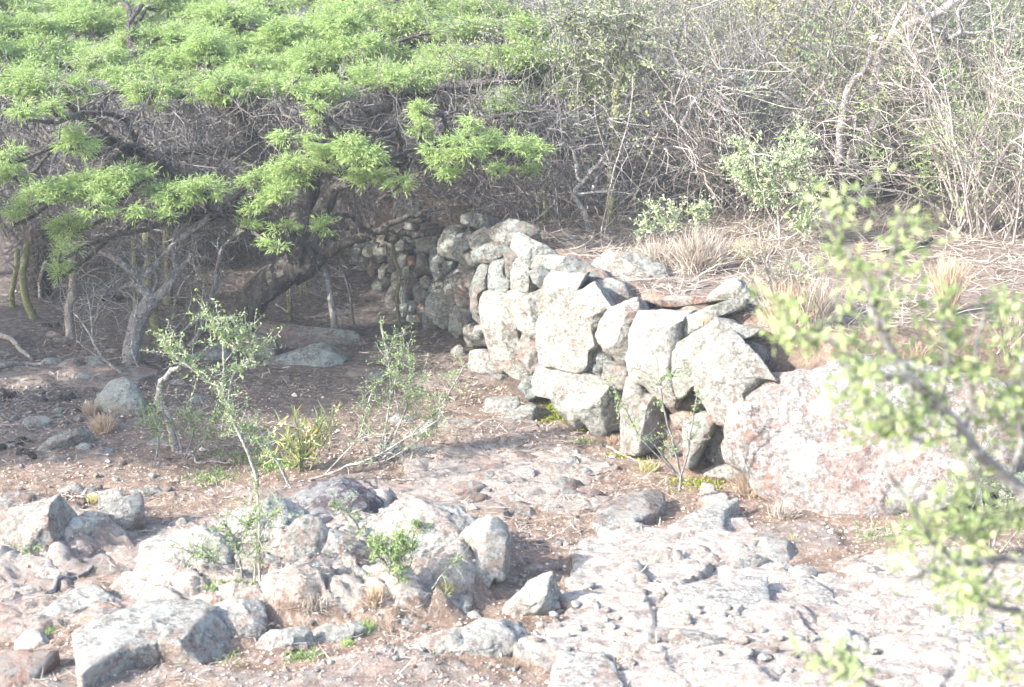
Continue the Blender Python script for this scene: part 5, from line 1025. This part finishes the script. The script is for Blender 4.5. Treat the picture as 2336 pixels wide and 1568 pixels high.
o = tf.build('far_foliage', M['grey_leaf'], None, None, False); tag(o, 'far grey-green foliage scattered through the brush behind', 'foliage', kind='stuff')
# trees standing left of the view, whose crowns shade the left side
for i, (x, y, z, rr) in enumerate([(-5.7, 7.5, 2.3, 1.3), (-7.6, 8.6, 2.8, 1.5), (-6.6, 11.3, 2.7, 1.5)]):
    r = np.random.RandomState(400+i); b = np.array([x, y, Tz(x, y)-.05]); e = empty('acacia_tree', b, ['acacia out of view beside the left edge', 'taller acacia out of view farther left', 'acacia out of view at the back left', 'acacia out of view nearest the camera on the left'][i], 'tree', 'acacias beyond the left edge')
    lm2, tw2, fo2 = MB(), MB(), MB(); tp_ = smooth_path([b, b+[.1, 0, .8], b+[0, .1, z-.4]], 10, r, .02); lm2.tubes(tp_, np.linspace(.13, .07, 10), 10, bump=.2)
    pd = []
    for k in range(26):
        a = r.uniform(0, 6.28); q = rr*math.sqrt(r.uniform(0, 1)); c = np.array([x+q*math.cos(a), y+q*math.sin(a), z+r.uniform(-.35, .3)]); pd.append((c, (.38, .38, .14), tp_[-1]))
    crown_pads(r, pd, None, tw2, fo2, lm2, dens=1.1, size=.12, nl=4, wd=.016)
    lm2.build('trunk', M['bark'], e, b); tw2.build('twigs', M['twig_dark'], e, b, False); fo2.build('foliage', M['acacia'], e, b, False)
# ------------------------------------------------------------------ shrubs in the open ground
def leafy(e, b, paths, mt, n, ln, wd, r, jit=.02, name='leaves', lo=.4):
    lf = MB(); S = np.concatenate([p[int(len(p)*lo):] for p in paths]); bs = S[r.randint(0, len(S), n)]+r.normal(size=(n, 3))*jit
    lf.leaves(bs, rnd_dir(r, n, .5), rnd_dir(r, n, .6), ln*r.uniform(.6, 1.3, n), wd*r.uniform(.6, 1.3, n), .12); lf.build(name, M[mt], e, b, False)
def shrub(label, stems, mat, seed, leafs=None, twigs=40, tl=.12, tr_=.0022, name='shrub', cat='shrub', group=None, Yb=None, lo=.45, tmat=None):
    r = np.random.RandomState(seed); e, paths = stemtree(name, label, cat, stems, mat, group=group, seed=seed, part='stems', Yb=Yb)
    b = np.array(e.location)
    tw = MB(); S = np.concatenate([p[int(len(p)*lo):] for p in paths])
    P = walks(r, S[r.randint(0, len(S), twigs)], rnd_dir(r, twigs, .6), tl*r.uniform(.5, 1.2, twigs), 5, .22); tw.tubes(P, np.linspace(1, .5, 5)[None]*tr_*np.ones((twigs, 1)), 3); tw.build('twigs', M[tmat or mat], e, b, False)
    if leafs:
        for mt, n, ln, wd in leafs: leafy(e, b, list(P), mt, n, ln, wd, r, .006, lo=0)
    return e
shrub('pale-stemmed shrub leaning left with fresh green tufts at its tips, left of centre', [
    ('D', [(590,1115),(575,1060),(550,1000),(520,930),(500,890),(450,850),(400,815),(380,795)], .010, .004, -.1), ('D', [(505,895),(512,830),(505,770),(490,740),(465,715)], .006, .003, -.05), ('D', [(520,930),(530,860),(560,830),(590,790)], .005, .003, 0),
    ('D', [(660,1110),(630,1050),(580,1000),(560,975)], .008, .005, 0), ('D', [(450,850),(420,800),(360,770)], .004, .002, 0), ('D', [(512,830),(540,790),(560,760)], .004, .002)], 'stem_pale', 501, [('shrub_leaf', 2800, .017, .007), ('pale_leaf', 900, .018, .008)], 230, .13, .0018)
shrub('old twisted pale-barked dead stem left of centre', [('D', [(400,1030),(395,1000),(380,950),(358,915),(362,880),(385,850),(410,838)], .022, .013), ('D', [(358,905),(372,925),(390,960)], .008, .006)], 'stem_pale', 502, None, 8, .1, name='dead_tree', cat='dead tree')
shrub('low leafy shrub around the foot of the twisted dead stem', [('D', [(420,1050),(400,980),(370,940),(340,935)], .006, .003), ('D', [(340,1085),(360,1030),(355,980),(330,960)], .007, .003), ('D', [(420,1050),(440,990),(430,950)], .005, .003), ('D', [(420,1050),(470,1000),(490,960)], .004, .002)], 'twig', 503, [('shrub_leaf', 1100, .018, .008)], 90, .14)
shrub('slender many-stemmed shrub leafy at the top, alone in the middle of the open ground', [
    ('D', [(860,1052),(880,980),(893,900),(885,820),(872,755)], .007, .003), ('D', [(862,1052),(915,960),(935,880),(930,800)], .006, .003), ('D', [(866,1052),(950,980),(1010,920),(1058,835)], .006, .003, -.1), ('D', [(858,1052),(830,1000),(835,940),(850,890)], .005, .003),
    ('D', [(862,1052),(900,980),(955,900),(965,850)], .005, .002), ('D', [(870,1052),(960,1000),(1000,960)], .004, .002), ('D', [(893,900),(910,830),(900,770)], .004, .002), ('D', [(915,960),(900,880),(920,800)], .004, .002)], 'stem_pale', 504, [('shrub_leaf', 3000, .016, .0065)], 260, .11, .0015)
shrub('fallen grey twiggy stem across the rock behind the purple-black rock', [('D', [(660,1110),(740,1085),(800,1060),(860,1040),(930,1000),(1000,960)], .008, .004), ('D', [(740,1085),(800,1020),(850,990)], .004, .002), ('D', [(800,1060),(880,1050),(960,1000)], .004, .002)], 'stem_pale', 505, [('shrub_leaf', 260, .016, .007)], 50, .14)
shrub('thorny twig shrub in front of the pillar stone, with leaves at its tips', [
    ('D', [(1552,1090),(1540,1030),(1520,960),(1508,890),(1500,830)], .008, .003, -.15), ('D', [(1552,1090),(1500,1040),(1455,990),(1425,930),(1400,880)], .005, .002, -.1), ('D', [(1552,1090),(1570,1030),(1580,960),(1592,890)], .006, .003, -.1), ('D', [(1552,1090),(1520,1050),(1480,1000)], .005, .003), ('D', [(1508,890),(1530,860),(1545,840)], .003, .002)], 'twig', 506, [('shrub_leaf', 620, .018, .008)], 80, .1, .002, Yb=7.25)
shrub('small shrub leaning left across the lower rock step, bottom left', [('D', [(553,1330),(545,1270),(530,1220),(510,1195)], .006, .003), ('D', [(553,1330),(500,1290),(470,1270),(440,1265)], .005, .002), ('D', [(545,1270),(560,1220),(575,1180)], .004, .002)], 'twig', 507, [('shrub_leaf', 800, .016, .007)], 90, .11, .002)
shrub('tall thin straight stem with sparse leaves rising from the big outcrop', [('D', [(592,1342),(592,1260),(590,1180),(586,1110)], .006, .004), ('D', [(592,1230),(615,1190),(640,1160)], .003, .002), ('D', [(580,1330),(583,1270),(590,1230)], .004, .002)], 'twig_pale', 508, [('shrub_leaf', 420, .018, .007)], 50, .1, .002)
shrub('bright green little bush on a single stem at the foot of the big outcrop', [('D', [(908,1365),(908,1310),(905,1275),(895,1255)], .008, .004), ('D', [(906,1290),(880,1260),(862,1255)], .004, .002), ('D', [(906,1290),(925,1260),(935,1255)], .004, .002), ('D', [(905,1275),(915,1240),(905,1225)], .003, .002)], 'twig', 509, [('shrub_leaf', 900, .018, .008), ('acacia', 400, .02, .006)], 90, .07, .002)
shrub('bare diagonal stem leaning left over the big outcrop', [('D', [(905,1335),(870,1280),(830,1220),(790,1170),(757,1148)], .010, .004), ('D', [(985,1345),(1010,1310),(1042,1285)], .004, .002)], 'twig', 510, [('shrub_leaf', 320, .018, .007)], 50, .1)
shrub('leafy twig growing on the right half of the big outcrop', [('D', [(985,1255),(975,1230),(960,1205),(945,1198)], .004, .002), ('D', [(985,1255),(1010,1265),(1022,1255)], .003, .002)], 'twig', 511, [('shrub_leaf', 380, .016, .008)], 50, .06, .0018)
shrub('thin grey-leaved shrub rooted behind the huge boulder on the terrace', [
    ('G', [(720,870),(690,720),(640,520),(600,380),(585,250)], .008, .004), ('G', [(720,870),(700,640),(700,500)], .006, .003), ('G', [(700,600),(790,520),(850,620),(900,480)], .005, .003), ('G', [(640,520),(560,440),(500,380)], .004, .002), ('G', [(735,870),(800,700),(790,520),(760,420)], .005, .003), ('G', [(735,870),(870,640),(960,500)], .005, .003)], 'twig_pale', 512, [('grey_leaf', 900, .018, .007)], 150, .16, .0022)
shrub('light green leafy shrub at the front of the thicket', [
    ('C', [(720,1640),(705,1500),(700,1350),(660,1200),(560,1110),(500,1020),(455,910)], .010, .004), ('C', [(700,1400),(740,1250),(800,1130),(860,1000),(860,910)], .007, .003), ('C', [(700,1500),(620,1350),(560,1250),(520,1180)], .006, .003), ('C', [(705,1450),(800,1350),(900,1300),(940,1180)], .006, .003), ('C', [(660,1200),(680,1110),(720,1060)], .005, .003), ('C', [(560,1110),(480,1120),(410,1115)], .004, .002), ('C', [(715,1600),(850,1500),(900,1420)], .006, .003)], 'twig_pale', 513, [('pale_leaf', 5200, .024, .012)], 420, .13, .0025)
shrub('small light green shrub beside the tallest dry grass clump', [('D', [(1530,560),(1515,520),(1500,490),(1490,475)], .005, .003), ('D', [(1530,560),(1545,510),(1530,480)], .004, .002), ('D', [(1515,530),(1480,520),(1465,525)], .003, .002)], 'twig_pale', 514, [('pale_leaf', 700, .024, .012)], 70, .11)
shrub('light green sprig behind the tallest dry grass clump', [('D', [(1590,560),(1588,510),(1580,480)], .005, .003), ('D', [(1590,530),(1610,500),(1612,480)], .003, .002)], 'twig_pale', 515, [('pale_leaf', 420, .024, .012)], 50, .1)
shrub('low green twigs creeping out from under the huge boulder', [('D', [(2140,1245),(2100,1225),(2040,1222),(1985,1225)], .004, .002), ('D', [(2140,1245),(2180,1215),(2230,1210)], .004, .002)], 'twig_pale', 516, [('shrub_leaf', 500, .02, .008)], 60, .08, Yb=6.55)
shrub('sparse grey-green bush in front of the right end of the huge boulder', [('D', [(2260,1260),(2250,1180),(2230,1100),(2240,1040)], .007, .003), ('D', [(2260,1260),(2290,1180),(2300,1110)], .006, .003), ('D', [(2260,1260),(2210,1190),(2190,1130)], .005, .003), ('D', [(2280,1260),(2330,1200),(2360,1120)], .006, .003)], 'twig', 517, [('shrub_leaf', 1500, .018, .007)], 160, .14, Yb=6.5)
# yellowish lance-leaved plant
r = np.random.RandomState(77); b = gnd(690, 1075); e = empty('flowering_plant', b, 'yellow-green plant with long narrow leaves and cream flower heads, left of centre', 'plant')
st, lf, fl = MB(), MB(), MB(); yy_ = b[1]
tops = [(640,965),(672,950),(700,975),(655,1000),(725,960),(745,945),(765,935),(735,985),(685,1010),(620,1000),(600,1040),(770,960),(710,1000)]
for i, (u, v) in enumerate(tops):
    p = smooth_path([b+r.normal(size=3)*[.03, .03, 0], (b+at(u, v, yy_))/2+r.normal(size=3)*.01, at(u, v, yy_+r.uniform(-.1, .1))], 8); st.tubes(p, np.linspace(.004, .002, 8), 4)
    k = 22; q = p[r.randint(2, 8, k)]; d = rnd_dir(r, k, .5)+[0, 0, .5]; lf.leaves(q, d, rnd_dir(r, k, .3), r.uniform(.05, .10, k), r.uniform(.007, .012, k), .1)
    if i % 2 == 0:
        q = p[-1]+r.normal(size=(16, 3))*.012; fl.leaves(q, rnd_dir(r, 16, .5), rnd_dir(r, 16), .014, .011)
st.build('stems', M['stem_green'], e, b, False); lf.build('leaves', M['lance_leaf'], e, b, False); fl.build('flowers', M['flower'], e, b, False)
# ------------------------------------------------------------------ dry grass tufts
def tuft(label, u, v, h, w, n, mat='straw', seed=0, Y=None, up=.9, cat='grass', name='grass_tuft', group='dry grass tufts', bw=.004):
    r = np.random.RandomState(600+seed); b = gnd(u, v) if Y is None else at(u, v, Y)
    sc_ = b[1]/FP; H_ = h*sc_; Wd = w*sc_; n = int(n*1.7); bw = bw*1.0
    s = b+np.stack([r.normal(size=n)*Wd*.16, r.normal(size=n)*Wd*.16, np.full(n, -.01)], -1)
    a = r.uniform(0, 6.28, n); q = np.abs(r.normal(size=n))*.5*Wd/H_; d = np.stack([np.cos(a)*q, np.sin(a)*q, np.full(n, up)], -1)
    P = walks(r, s, d, H_*.9*r.uniform(.3, 1.1, n), 6, .11, .08*Wd/H_)
    T_ = np.gradient(P, axis=1); sd = np.cross(T_, rnd_dir(r, n)[:, None]); sd /= np.linalg.norm(sd, axis=2, keepdims=True)+1e-9
    wv = (np.array([1, .95, .85, .65, .4, .08])*bw*.5)[None, :, None]*r.uniform(.6, 1.3, (n, 1, 1))
    V = np.stack([P-sd*wv, P+sd*wv], 2); i = np.arange(n*6*2).reshape(n, 6, 2)
    F_ = np.stack([i[:, :-1, 0], i[:, :-1, 1], i[:, 1:, 1], i[:, 1:, 0]], -1).reshape(-1, 4); mb = MB(); mb.add(V.reshape(-1, 3), F_)
    return tag(mb.build(name, M[mat], None, b, False), label, cat, group)
for i, t in enumerate([
 ('tallest clump of dry grey-straw grass on the terrace', 1600, 615, 120, 130, 900, 'straw', .0045),
 ('dry straw clump right behind the tallest one', 1690, 600, 70, 90, 500, 'straw_gold', .0045),
 ('greyish grass clump left of the tallest dry clump', 1515, 600, 80, 110, 520, 'straw', .004),
 ('low spreading straw clump between the tall clump and the thin shrub', 1720, 585, 60, 80, 380, 'straw_gold', .004),
 ('dense upright dry clump at the foot of the thin grey-leaved shrub', 1800, 765, 160, 90, 800, 'straw_gold', .0045),
 ('second straw clump behind the thin grey-leaved shrub', 1860, 740, 130, 90, 600, 'straw', .0045),
 ('hanging golden straw bundle against a stem at the right', 2160, 720, 160, 34, 600, 'straw_gold', .0045),
 ('golden straw clump just behind the top of the huge boulder', 2080, 838, 75, 70, 420, 'straw_gold', .0045),
 ('straw clump at the right edge behind the blurred leaves', 2310, 800, 120, 90, 500, 'straw', .0045),
 ('small straw tuft on the narrow lichen-covered slab of the wall', 1612, 738, 34, 40, 160, 'straw_gold', .003),
 ('brown-green dry tuft at the lower left corner of the huge boulder', 1715, 1130, 75, 80, 420, 'straw_gold', .003),
 ('tuft of thin dry grass beneath the left part of the huge boulder', 1785, 1180, 55, 60, 260, 'straw', .003),
 ('green-yellow tuft by the thorny twig shrub', 1478, 1078, 45, 46, 240, 'straw_green', .003),
 ('pale dry tuft in front of the pointed lichened rock', 237, 985, 62, 62, 420, 'straw_gold', .003),
 ('golden dry tuft at the foot of the big outcrop', 855, 1375, 60, 50, 300, 'straw_gold', .003),
 ('dark grey round tuft of fine grass, left of the golden one', 712, 1385, 58, 80, 620, 'straw', .003),
 ('small green tuft right of the bright green little bush', 1015, 1350, 40, 44, 220, 'straw_green', .0028),
 ('pale small tuft behind the knobbly lichened rock at the left', 215, 1150, 40, 46, 220, 'straw_green', .003),
 ('spiky green tuft at the corner of the flat white stone', 1808, 1240, 34, 34, 120, 'straw_green', .003),
 ('thin tuft behind the upright pointed rock', 205, 945, 44, 40, 160, 'straw_gold', .003),
 ('green seedling tuft on the soil at the left', 210, 1003, 22, 26, 90, 'straw_green', .003),
 ('little green tuft on the brown soil, bottom left of the whaleback rock', 792, 1475, 34, 24, 90, 'acacia', .004),
 ('bright green sprig beside the rounded pink and white stone', 838, 1440, 44, 34, 130, 'acacia', .004),
 ('grey-green tuft left of the flat-topped block', 118, 1450, 34, 44, 200, 'shrub_leaf', .004),
 ('straw tuft near the left end of the pillar stone', 1400, 1010, 30, 40, 160, 'straw_gold', .003)]):
    tuft(t[0], t[1], t[2], t[3], t[4], t[5], t[6], i, bw=t[7], Y=7.9 if i == 9 else None)
# ------------------------------------------------------------------ fallen sticks
def stick(label, fr, pts, r0, mat='deadwood', seed=0):
    q = px(fr, pts); W = np.array([gnd(u, v) for u, v in q]); W[:, 2] += r0*.8; rr = np.random.RandomState(seed)
    p = smooth_path(W, 5*len(W), rr, .002); p[:, 2] = np.maximum(p[:, 2], [Tz(a[0], a[1])+r0*.5 for a in p]); mb = MB(); mb.tubes(p, np.linspace(r0, r0*.5, len(p)), 6, bump=.2, seed=seed)
    return tag(mb.build('stick', M[mat], None, W[0]), label, 'stick', 'fallen sticks')
for i, (lb, fr, pts, r0, mt) in enumerate([
 ('short dark fallen stick on the pink bedrock at the left', 'H', [(300,1000),(400,930),(500,880),(590,835)], .014, 'twig'),
 ('pale bent stick on the soil below the twisted dead stem', 'H', [(1115,95),(1215,110),(1255,155),(1350,150),(1460,160)], .008, 'twig_pale'),
 ('pale stick between the tilted slab and the knobbly rock', 'H', [(355,365),(450,375),(540,380)], .008, 'twig_pale'),
 ('thin pale stick on the far left soil', 'E', [(0,1405),(150,1395),(330,1385)], .008, 'deadwood'),
 ('thick grey fallen branch at the left border in the shade', 'E', [(0,820),(80,850),(150,930),(210,975)], .022, 'deadwood'),
 ('long grey log lying at the left border', 'E', [(-40,1040),(60,1030),(160,1010),(290,1020)], .022, 'deadwood'),
 ('short white stick on the litter of the path', 'I', [(465,265),(540,262),(615,265)], .007, 'twig_pale'),
 ('thin grey stick on the gravel in front of the four-cornered slab', 'I', [(1590,530),(1630,575),(1668,612)], .006, 'deadwood'),
 ('grey stick leaning on the soil near the pillar stone', 'I', [(1830,50),(1920,100),(2030,150)], .009, 'deadwood'),
 ('short grey twig on the path near the moss', 'I', [(1710,240),(1780,235),(1840,222)], .006, 'deadwood'),
 ('long curved twig on the terrace behind the biggest block', 'M', [(620,200),(760,220),(900,255),(1000,235),(1140,180)], .008, 'deadwood'),
 ('bleached twig bundle end on the terrace edge', 'M', [(360,300),(500,260),(640,215)], .006, 'deadwood'),
 ('pale long cane lying behind the white wedge', 'M', [(1610,800),(1800,750),(2000,720)], .006, 'twig_pale'),
 ('arched pale cane on the straw behind the huge boulder', 'M', [(1840,890),(2000,910),(2140,960),(2230,1010)], .006, 'twig_pale'),
 ('short pale stick on gravel at the bottom centre', 'I', [(1365,1310),(1400,1335),(1440,1365)], .006, 'twig_pale'),
 ('thin dark twig on bedrock at the left', 'H', [(20,1080),(100,1010),(180,940)], .004, 'twig'),
 ('dark crooked log on the terrace in front of the reddish boulder', 'G', [(1400,400),(1500,360),(1620,330),(1700,290)], .028, 'bark'),
 ('grey twig on the ground beyond the leaning trunk', 'E', [(1800,610),(1870,650),(1900,670)], .008, 'deadwood')]):
    stick(lb, fr, pts, r0, mt, i)
# dark clods of dung on the left soil
for i, (u, v, s, lb) in enumerate([(150,915,.06,'large blackish clod on the soil left of the pointed rock'), (20,1020,.07,'blackish clod at the left edge, lower one'), (50,1040,.05,'small black clod beside the lower left-edge clod'), (15,905,.05,'blackish clod at the left edge, upper one'), (270,685,.07,'dark clod in the shade behind the forked tree foot'), (110,745,.05,'dark clod in the deep shade at the left'), (180,940,.04,'little black clod beside the large one')]):
    g = gnd(u, v); r = np.random.RandomState(800+i); mb = MB()
    for k in range(7):
        c = g+np.array([*(r.normal(size=2)*s*.6), s*.15]); a = r.uniform(0, 6.28); p = np.array([c-[math.cos(a)*s*.4, math.sin(a)*s*.4, 0], c, c+[math.cos(a)*s*.4, math.sin(a)*s*.4, 0]]); p = smooth_path(p, 7)
        mb.tubes(p, s*.32*np.array([.25, .8, 1, 1.05, 1, .8, .2]), 7, bump=.6, seed=i*9+k)
    tag(mb.build('clod', M['dung'], None, g), lb, 'clod', 'dark clods on the left soil')
# ------------------------------------------------------------------ ground cover (uncountable)
def scatter(n, polys, r, ylim=None):
    out = []
    while len(out) < n:
        k = r.randint(len(polys)); P = np.array(polys[k]); u = r.uniform(P[:, 0].min(), P[:, 0].max()); v = r.uniform(P[:, 1].min(), P[:, 1].max())
        out.append((u, v, k))
    a = np.array(out); return a
def ground_pts(n, x0, x1, y0, y1, r, side=None, pw=1.0):
    y = y0+(y1-y0)*r.uniform(0, 1, n)**pw; x = r.uniform(-1, 1, n)*y*.34; x = x[(x > x0) & (x < x1)]; y = y[:len(x)]
    return x[:len(y)], y
def pts_where(n, y0, y1, r, cond, pw=1.0):
    y = y0+(y1-y0)*r.uniform(0, 1, n*3)**pw; x = r.uniform(-.36, .36, n*3)*y; m = cond(x, y); x, y = x[m][:n], y[m][:n]
    return x, y, T(x, y)
r = np.random.RandomState(55)
# gravel on the bare soil
def nonslab(x, y):
    a, b_, c = zones(x, y); return (wall_sd(x, y) < 0) & (np.maximum(np.maximum(a*(r.rand(len(x)) > .12), b_*(r.rand(len(x)) > .25)), c*.7*(r.rand(len(x)) > .4)) < .5)
x, y, z = pts_where(9000, 4.9, 9.4, r, nonslab, 1.2); n = len(x)
V0 = np.array([[1,0,0],[-1,0,0],[0,1,0],[0,-1,0],[0,0,.7],[0,0,-.7]], float); F0 = np.array([[0,2,4],[2,1,4],[1,3,4],[3,0,4],[2,0,5],[1,2,5],[3,1,5],[0,3,5]])
s = .0045*np.exp(r.normal(size=n)*.5); V = V0[None]*s[:, None, None]*r.uniform(.6, 1.4, (n, 6, 1)); a = r.uniform(0, 6.28, n); ca, sa = np.cos(a)[:, None], np.sin(a)[:, None]
V = np.stack([V[..., 0]*ca-V[..., 1]*sa, V[..., 0]*sa+V[..., 1]*ca, V[..., 2]], -1)+np.stack([x, y, z+s*.2], -1)[:, None]
mg = MB(); mg.add(V.reshape(-1, 3), (F0[None]+np.arange(n)[:, None, None]*6).reshape(-1, 3))
gm = leaf_mat('gravel_bits', (.26, .17, .13), (.42, .30, .24), (.60, .50, .44), .0, .9)
tag(link_mesh('gravel', np.concatenate(mg.V), [np.concatenate(mg.F[3])], gm, smooth=False), 'fine pinkish gravel scattered over the bare soil', 'gravel', kind='stuff')
def blades(x, y, z, ln, wd, r, up=.1, curl=.25):
    n = len(x); a = r.uniform(0, 6.28, n); d = np.stack([np.cos(a), np.sin(a), r.normal(size=n)*up], -1)
    P = walks(r, np.stack([x, y, z+.006], -1), d, ln*np.exp(r.normal(size=n)*.35), 4, curl*.5); P[..., 2] = np.maximum(P[..., 2], z[:, None]+.003)
    T_ = np.gradient(P, axis=1); sd = np.cross(T_, np.array([0, 0, 1.])+r.normal(size=(n, 1, 3))*.4); sd /= np.linalg.norm(sd, axis=2, keepdims=True)+1e-9
    w_ = (np.array([.7, 1, .9, .3])*wd*.5)[None, :, None]*r.uniform(.6, 1.4, (n, 1, 1)); V = np.stack([P-sd*w_, P+sd*w_], 2); i = np.arange(n*8).reshape(n, 4, 2)
    return V.reshape(-1, 3), np.stack([i[:, :-1, 0], i[:, :-1, 1], i[:, 1:, 1], i[:, 1:, 0]], -1).reshape(-1, 4)
x, y, z = pts_where(18000, 7.0, 13.0, r, lambda x, y: (wall_sd(x, y) > .22) & (fbm(xy3(x*1.6, y*2.2), 97, 3) > -.22), 1.2)
V, F_ = blades(x, y, z, .13, .0045, r, .22, .35); tag(link_mesh('straw_litter', V, [F_], M['straw'], smooth=False), 'matted dry straw lying over the terrace', 'straw', kind='stuff')
x, y, z = pts_where(12000, 7.2, 14, r, lambda x, y: (wall_sd(x, y) < -.05) & (y-.35*x > 8.0) & (fbm(xy3(x*1.7, y*1.7), 98, 3) > -.12), 1.2)
V, F_ = blades(x, y, z, .045, .007, r, .25, .3); tag(link_mesh('leaf_litter', V, [F_], M['litter'], smooth=False), 'dark leaf and twig litter on the shaded soil', 'litter', kind='stuff')
x, y, z = pts_where(6500, 5.0, 9.4, r, lambda x, y: (wall_sd(x, y) < -.05) & (fbm(xy3(x*2, y*2), 99, 3) > .0), 1.1)
V, F_ = blades(x, y, z, .05, .003, r, .2, .3); tag(link_mesh('twig_litter', V, [F_], M['straw'], smooth=False), 'small dry twigs scattered over soil and bedrock', 'litter', kind='stuff')
# moss by the wall
mg = MB(); r = np.random.RandomState(66)
for (u, v, ru, rv, n) in [(1270, 945, 50, 26, 1400), (1330, 980, 60, 12, 800), (1590, 1105, 60, 18, 600), (1430, 1045, 40, 8, 250), (1225, 880, 14, 5, 150)]:
    for _ in range(n):
        g = gnd(u+r.normal()*ru*.5, v+r.normal()*rv*.5); 
        mg.leaves(g[None]+r.normal(size=(2, 3))*[.006, .006, .002], rnd_dir(r, 2, .9), rnd_dir(r, 2), r.uniform(.010, .022, 2), .009)
tag(mg.build('moss', M['moss'], None, None, False), 'yellow-green moss carpet at the foot of the sunlit wall', 'moss', kind='stuff')
# small green herbs
mg = MB()
for (u, v, ru, rv, n) in [(620, 1060, 70, 20, 300), (480, 1090, 60, 20, 200), (540, 1340, 60, 14, 260), (460, 1500, 70, 14, 220), (690, 1500, 40, 14, 160), (1240, 1370, 40, 14, 200), (1230, 1490, 30, 20, 120), (930, 1510, 60, 20, 160), (60, 1250, 40, 20, 80), (560, 1045, 80, 18, 240), (1330, 1010, 30, 6, 90)]:
    for _ in range(n):
        g = gnd(u+r.normal()*ru*.5, v+r.normal()*rv*.5); mg.leaves(np.repeat(g[None], 3, 0)+r.normal(size=(3, 3))*.004, rnd_dir(r, 3, .8), rnd_dir(r, 3), r.uniform(.012, .026, 3), .008, .1)
tag(mg.build('ground_herbs', M['shrub_leaf'], None, None, False), 'tiny green herbs dotted between the rocks', 'herbs', kind='stuff')
# ------------------------------------------------------------------ the near shrub, out of focus at the right
r = np.random.RandomState(88); NY = 2.55
b = np.array([1.05, 2.9, Tz(1.05, 2.9)-.05]); e = empty('leafy_shrub', b, 'pale green leafy shrub close to the camera at the right, out of focus', 'shrub')
br, lf = MB(), MB(); S = []
def nb(pts, r0, r1, dY=0.0, n=14):
    q = P3('D', pts, NY+np.linspace(0, dY, len(pts))); p = smooth_path(q, n, r, .0015); br.tubes(p, np.linspace(r0, r1, n), 6, bump=.15); S.append(p)
root = [(2700,1700),(2500,1400),(2380,1180)]
q = np.concatenate([[b], P3('D', [(2560,1500),(2400,1190)], NY)]); br.tubes(smooth_path(q, 10), np.linspace(.022, .014, 10), 8)
nb([(2400,1190),(2336,1125),(2260,1060),(2200,990),(2140,920),(2080,870),(2020,780),(1985,700)], .013, .006)
nb([(2020,780),(2010,690),(1960,620),(1925,560),(1900,520),(1880,470)], .006, .003)
nb([(1985,700),(2020,620),(2040,560),(2055,490)], .005, .0025, -.05)
nb([(2080,870),(1990,850),(1900,780),(1850,775),(1780,765)], .005, .0025, -.05)
nb([(2140,920),(2080,960),(2020,985),(1970,980)], .004, .002)
nb([(2200,990),(2080,1000),(2000,940),(1960,900),(1975,850)], .004, .002, -.1)
nb([(2150,945),(2160,860),(2155,780),(2150,720)], .004, .002, .05)
nb([(2200,1000),(2220,920),(2215,860),(2230,780),(2250,700)], .005, .002, .05)
nb([(2300,1100),(2330,1000),(2320,900),(2340,800),(2350,690)], .006, .003, .05)
nb([(2500,1300),(2400,1290),(2290,1270),(2200,1290),(2140,1250),(2090,1180),(2050,1120),(2010,1060)], .008, .003, -.1)
nb([(2290,1270),(2240,1330),(2210,1370),(2180,1320),(2120,1300),(2060,1340)], .004, .002, -.1)
nb([(2500,1600),(2400,1480),(2330,1400),(2250,1380),(2200,1330)], .007, .003, -.15)
nb([(2250,1060),(2210,1100),(2150,1150),(2100,1210)], .004, .002)
nb([(2500,1500),(2400,1450),(2330,1500),(2270,1540)], .005, .002)
nb([(2100,1640),(2020,1580),(1960,1545),(1930,1500),(1900,1520)], .005, .002, -.1)
nb([(2336,1125),(2300,1180),(2250,1210),(2190,1220)], .004, .002)
nb([(2400,1190),(2380,1050),(2290,960),(2250,930)], .005, .002, .1)
A = np.concatenate([p[3:] for p in S])
twg = walks(r, A[r.randint(0, len(A), 150)], rnd_dir(r, 150, .2), .09*r.uniform(.4, 1.3, 150), 5, .2); br.tubes(twg, np.linspace(.0016, .0008, 5)[None]*np.ones((150, 1)), 3)
A = np.concatenate([A, twg[:, 1:].reshape(-1, 3)]); n = 760
i_ = r.randint(0, len(A), n); c = A[i_]
for k in range(4):
    bs = c+r.normal(size=(n, 3))*.013; lf.leaves(bs, rnd_dir(r, n, .3), rnd_dir(r, n, .5), r.uniform(.013, .030, n), r.uniform(.005, .013, n), .12)
br.build('branches', M['twig'], e, b); lf.build('leaves', M['near_leaf'], e, b, False)
# ------------------------------------------------------------------ thin volume added to imitate the pale veil of lens flare
hz = bpy.data.meshes.new('flare_veil'); bx = [(-31, -9, -1.5), (31, -9, -1.5), (31, 49, -1.5), (-31, 49, -1.5)]
bx = bx+[(a, b, 22) for a, b, c in bx]
hz.from_pydata(bx, [], [(3, 2, 1, 0), (4, 5, 6, 7), (0, 1, 5, 4), (1, 2, 6, 5), (2, 3, 7, 6), (3, 0, 4, 7)])
hm = bpy.data.materials.new('flare_veil'); hm.use_nodes = True; hm.node_tree.nodes.clear()
ho = hm.node_tree.nodes.new('ShaderNodeOutputMaterial'); hv = hm.node_tree.nodes.new('ShaderNodeVolumePrincipled')
hv.inputs['Density'].default_value = .003; hv.inputs['Color'].default_value = (.84, .91, 1, 1)
hm.node_tree.links.new(hv.outputs[0], ho.inputs['Volume']); hz.materials.append(hm)
o = bpy.data.objects.new('flare_veil', hz); COL.objects.link(o); tag(o, 'thin added volume imitating the pale veil of lens flare', 'flare_veil', kind='stuff')
